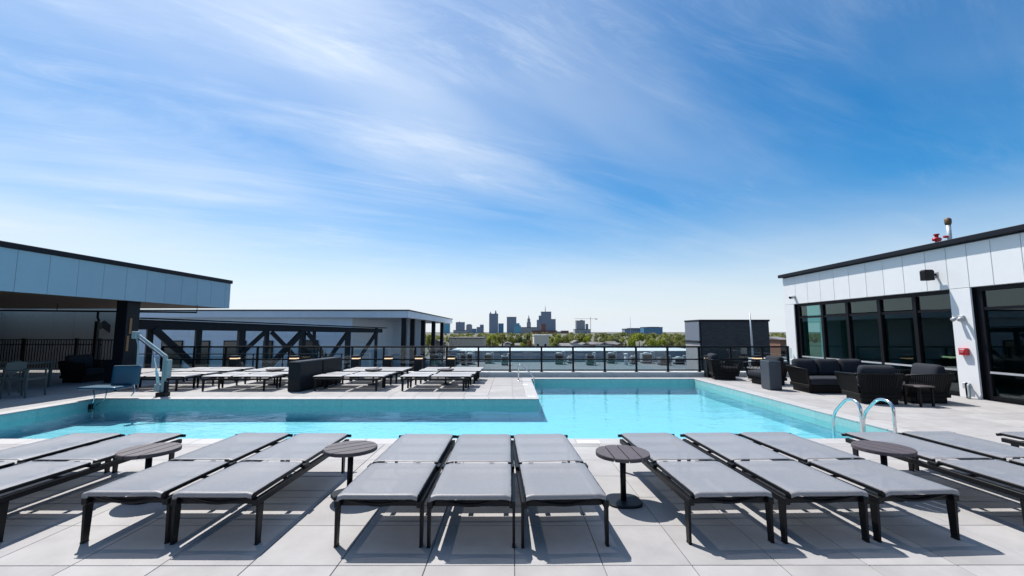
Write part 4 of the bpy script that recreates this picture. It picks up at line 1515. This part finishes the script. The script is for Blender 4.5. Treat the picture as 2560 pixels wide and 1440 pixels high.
BEIGE = mat('beige_wall', (.42, .38, .31), .85, var=.05, vscale=1)
block(1124, 1208, 846, 165, BEIGE, 'long beige flat-roofed building below the left skyline', d=20, wins=7)
block(1082, 1104, 849, 150, mat('mauve_brick', (.16, .11, .12), .85, var=.1, vscale=2), 'dark mauve gabled house seen past the annex columns', 'gable', d=9)
block(1014, 1024, 839, 120, mat('red_brick', (.28, .09, .06), .85, var=.15, vscale=3), 'narrow red brick chimney block between the annex columns', d=1.2, wins=2)
block(1335, 1372, 839, 190, mat('cream_wall', (.62, .58, .50), .8, var=.04), 'cream building with white roof below the antenna tower', d=14)
hs = [(1262, 1276, 855, 130, 'gable', 'first small grey roof above the railing right of the beige building'), (1290, 1306, 858, 140, 'hip', 'small dark hipped roof below the flat topped tower'),
      (1432, 1452, 851, 170, 'gable', 'grey gabled house under the crane'), (1456, 1470, 857, 150, 'gable', 'small pale gabled house right of the crane'),
      (1476, 1494, 855, 160, 'hip', 'low hipped roof between yellow green trees'), (1500, 1516, 856, 150, 'gable', 'brownish gabled house left of the round green tree'),
      (1520, 1540, 853, 175, 'hip', 'wide hipped roof left of the round green tree'), (1543, 1556, 857, 150, 'gable', 'little gabled house beside the round green tree'),
      (1404, 1424, 858, 150, 'hip', 'dark hipped roof below the red brick blocks')]
for k, (a, b, tp, Y, rf, lab) in enumerate(hs):
    block(a, b, tp, Y, mat('siding_%d' % (k % 3), [(.45, .43, .42), (.30, .20, .17), (.55, .55, .56)][k % 3], .85, var=.05), lab, rf, d=9)
block(1946, 1968, 842, 110, mat('brown_brick', (.20, .10, .07), .85, var=.15, vscale=3), 'brown brick house with dark roof at the pool house corner', 'hip', d=10)

# ------------------------------------------------------------------ trees


def leaf_mat(name, c1, c2):
    m = bpy.data.materials.new(name)
    m.use_nodes = True
    N, L = m.node_tree.nodes, m.node_tree.links
    b = N['Principled BSDF']
    t = N.new('ShaderNodeTexNoise')
    t.inputs['Scale'].default_value = 0.55
    t.inputs['Detail'].default_value = 5
    tc = N.new('ShaderNodeTexCoord')
    oi = N.new('ShaderNodeObjectInfo')
    ad = N.new('ShaderNodeVectorMath')
    sc = N.new('ShaderNodeMath')
    sc.operation = 'MULTIPLY'
    sc.inputs[1].default_value = 50
    L.new(oi.outputs['Random'], sc.inputs[0])
    L.new(tc.outputs['Object'], ad.inputs[0])
    L.new(sc.outputs[0], ad.inputs[1])
    L.new(ad.outputs[0], t.inputs['Vector'])
    mx = N.new('ShaderNodeMix')
    mx.data_type = 'RGBA'
    mx.inputs['A'].default_value = (*c1, 1)
    mx.inputs['B'].default_value = (*c2, 1)
    mr = N.new('ShaderNodeMapRange')
    mr.inputs['From Min'].default_value = .35
    mr.inputs['From Max'].default_value = .65
    L.new(t.outputs['Fac'], mr.inputs['Value'])
    L.new(mr.outputs[0], mx.inputs['Factor'])
    L.new(mx.outputs['Result'], b.inputs['Base Color'])
    b.inputs['Roughness'].default_value = .7
    tl = N.new('ShaderNodeBsdfTranslucent')
    L.new(mx.outputs['Result'], tl.inputs['Color'])
    ms = N.new('ShaderNodeMixShader')
    ms.inputs[0].default_value = .45
    L.new(b.outputs[0], ms.inputs[1])
    L.new(tl.outputs[0], ms.inputs[2])
    L.new(ms.outputs[0], N['Material Output'].inputs[0])
    return m


LEAF = [leaf_mat('spring_leaf', (.20, .25, .025), (.33, .36, .05)), leaf_mat('olive_leaf', (.13, .155, .035), (.24, .24, .07)),
        leaf_mat('rusty_leaf', (.16, .10, .04), (.20, .15, .06)), leaf_mat('dark_leaf', (.035, .06, .02), (.07, .10, .03))]


def crown_mesh(seed, li, n=1500, lobes=11, leaf=.055):
    """unit crown: leaf clumps spread through overlapping lobes, gaps left between"""
    rnd = random.Random(seed)
    L_ = []
    for k in range(lobes):
        a, e = rnd.uniform(0, 6.28), rnd.uniform(-.5, 1.2)
        rr = rnd.uniform(.18, .33)
        L_.append((Vector((math.cos(a) * math.cos(e) * .62, math.sin(a) * math.cos(e) * .62, math.sin(e) * .62)), rr))
    m = MB()
    for k in range(n):
        c, r = L_[rnd.randrange(lobes)]
        d = Vector((rnd.gauss(0, 1), rnd.gauss(0, 1), rnd.gauss(0, 1))).normalized()
        p = c + d * r * rnd.uniform(.45, 1.05) ** .6
        nrm_ = Vector((rnd.gauss(0, 1), rnd.gauss(0, 1), rnd.gauss(0, 1) + .4)).normalized()
        a = nrm_.orthogonal().normalized() * leaf * rnd.uniform(.5, 1.3)
        b = nrm_.cross(a).normalized() * leaf * rnd.uniform(.4, 1.0)
        m.add([p - a - b, p + a - b * .6, p + a * .8 + b, p - a * .7 + b * .9], [(0, 1, 2, 3)])
    return m.mesh('crown', LEAF[li])


CROWNS = [[crown_mesh(10 * li + k, li) for k in range(2)] for li in range(4)]
TRUNK = MB().tube([(0, 0, 0), (.02, 0, .25), (-.01, .01, .5), (.02, 0, .8)], [.035, .027, .02, .006], 7)
for a in range(5):
    an = a * 1.3
    TRUNK.tube([(0, 0, .30 + a * .06), (math.cos(an) * .12, math.sin(an) * .12, .45 + a * .07), (math.cos(an) * .24, math.sin(an) * .24, .62 + a * .05)], [.016, .011, .004], 5)
TRUNK = TRUNK.mesh('trunk', BARK, True)


def tree(px, top, wpx, Y, li, label, group, low=None):
    X, w = wx(px, Y), wpx * Y / 1073.6
    zt = wz(top, Y)
    H_ = zt - GZ
    t = thing('tree', label, 'tree', (X, Y, GZ), random.uniform(0, 6.28), group)
    place('trunk', TRUNK, t, (0, 0, 0), 0, (H_, H_, H_))
    ch = min(H_ * .72, max(w * .95, H_ * .55))
    place('crown', CROWNS[li][random.randrange(2)], t, (0, 0, H_ - ch / 2), random.uniform(0, 6.28), (w * .58, w * .58, ch * .56))


GTR = 'spring trees beyond the rooftop'
trees = [
    # px, top, width, distance, leaf, label
    (1008, 838, 16, 140, 0, 'light green tree left of the red chimney block between annex columns'),
    (1053, 832, 26, 150, 0, 'bright green tree between the annex columns'),
    (1078, 835, 24, 170, 1, 'olive tree beside the last annex column'),
    (1215, 838, 26, 240, 1, 'olive tree left below the twin-peaked tower'),
    (1232, 833, 30, 220, 0, 'green tree right at the foot of the twin-peaked tower'),
    (1256, 832, 34, 230, 1, 'broad olive tree below the short blue block'),
    (1281, 837, 28, 210, 1, 'olive tree below the flat topped dark tower'),
    (1304, 839, 30, 200, 3, 'dull green tree below the round cyan tower'),
    (1321, 834, 16, 260, 3, 'dark narrow evergreen below the pointed stone tower'),
    (1330, 845, 34, 150, 2, 'rusty budding tree before the cream building'),
    (1306, 851, 26, 130, 0, 'low yellow green tree above the railing in mid skyline'),
    (1385, 837, 30, 180, 0, 'yellow green tree right of the cream building'),
    (1408, 836, 34, 170, 1, 'olive tree under the low brown block'),
    (1428, 841, 22, 190, 1, 'small olive tree left of the crane'),
    (1466, 838, 30, 185, 0, 'bright yellow green tree below the crane'),
    (1492, 834, 26, 240, 1, 'olive tree right of the crane'),
    (1508, 841, 24, 200, 1, 'low olive tree before the low grey block'),
    (1540, 842, 26, 210, 3, 'dark green tree left of the big round tree'),
    (1594, 828, 56, 150, 0, 'big round yellow green tree below the long dark building'),
    (1577, 846, 30, 120, 0, 'bright small tree at the left foot of the big round tree'),
    (1630, 841, 34, 140, 0, 'bright green tree right of the big round tree'),
    (1652, 843, 28, 160, 0, 'green tree below the blue glass block'),
    (1672, 837, 34, 200, 1, 'olive tree right of the blue glass block'),
    (1696, 836, 34, 210, 1, 'olive tree left of the charcoal stair tower'),
    (1714, 838, 24, 190, 1, 'olive tree partly behind the charcoal stair tower'),
    (1936, 838, 26, 130, 0, 'green tree between the charcoal tower and the pool house'),
    (1952, 843, 20, 150, 1, 'olive tree before the brown brick house'),
]
for (px, tp, w, Y, li, lab) in trees:
    tree(px, tp, w, Y, li, lab, GTR)

# bare tree
t = thing('bare_tree', 'grey leafless tree right of the annex terrace', 'tree', (wx(1130, 105), 105, GZ))
rnd = random.Random(5)
bm_ = MB()


def branch(m, p, d, L_, r, lev):
    q = p + d * L_
    mid = p.lerp(q, .5) + Vector((rnd.uniform(-1, 1), rnd.uniform(-1, 1), 0)) * L_ * .06
    m.tube([p, mid, q], [r, r * .8, r * .6], 5 if lev < 3 else 3, False)
    if lev >= 6:
        return
    for k in range(3 if lev < 2 else 2 + (rnd.random() < .45)):
        nd = (d + Vector((rnd.gauss(0, .55), rnd.gauss(0, .55), rnd.gauss(.12, .30)))).normalized()
        branch(m, q if k else mid.lerp(q, .6), nd, L_ * rnd.uniform(.62, .82), r * .6, lev + 1)


trunk_ = MB().tube([(0, 0, 0), (.1, 0, 4), (0, .1, 8.5)], [.38, .30, .24], 8)
trunk_.build('trunk', BARK, t, True)
branch(bm_, Vector((0, .1, 8.4)), Vector((.05, 0, 1)), 2.6, .2, 0)
branch(bm_, Vector((.05, 0, 7.0)), Vector((.7, .1, .7)).normalized(), 2.6, .15, 1)
branch(bm_, Vector((0, 0, 6.6)), Vector((-.75, .0, .65)).normalized(), 2.8, .15, 1)
bm_.build('crown', mat('grey_twigs', (.14, .115, .10), .9), t)

# far wood: one mass of crowns towards the horizon
wood = MB()
rnd = random.Random(9)
for k in range(420):
    Y = rnd.uniform(330, 1500)
    X = rnd.uniform(-.42, .80) * Y
    h = rnd.uniform(9, 15)
    r = rnd.uniform(3.5, 6.5)
    for j in range(46):
        d = Vector((rnd.gauss(0, 1), rnd.gauss(0, 1), rnd.gauss(0, 1))).normalized()
        p = Vector((X, Y, GZ + h - r)) + Vector((d.x * r * 1.15, d.y * r, d.z * r * .9)) * rnd.uniform(.55, 1.05)
        nn = Vector((rnd.gauss(0, 1), rnd.gauss(0, 1), rnd.gauss(0, 1))).normalized()
        a = nn.orthogonal().normalized() * rnd.uniform(.8, 1.7)
        b = nn.cross(a).normalized() * rnd.uniform(.7, 1.5)
        wood.add([p - a - b, p + a - b, p + a + b, p - a + b], [(0, 1, 2, 3)])
kind(wood.build('far_wood', LEAF[1]), 'stuff', 'olive green mass of far trees toward the horizon')
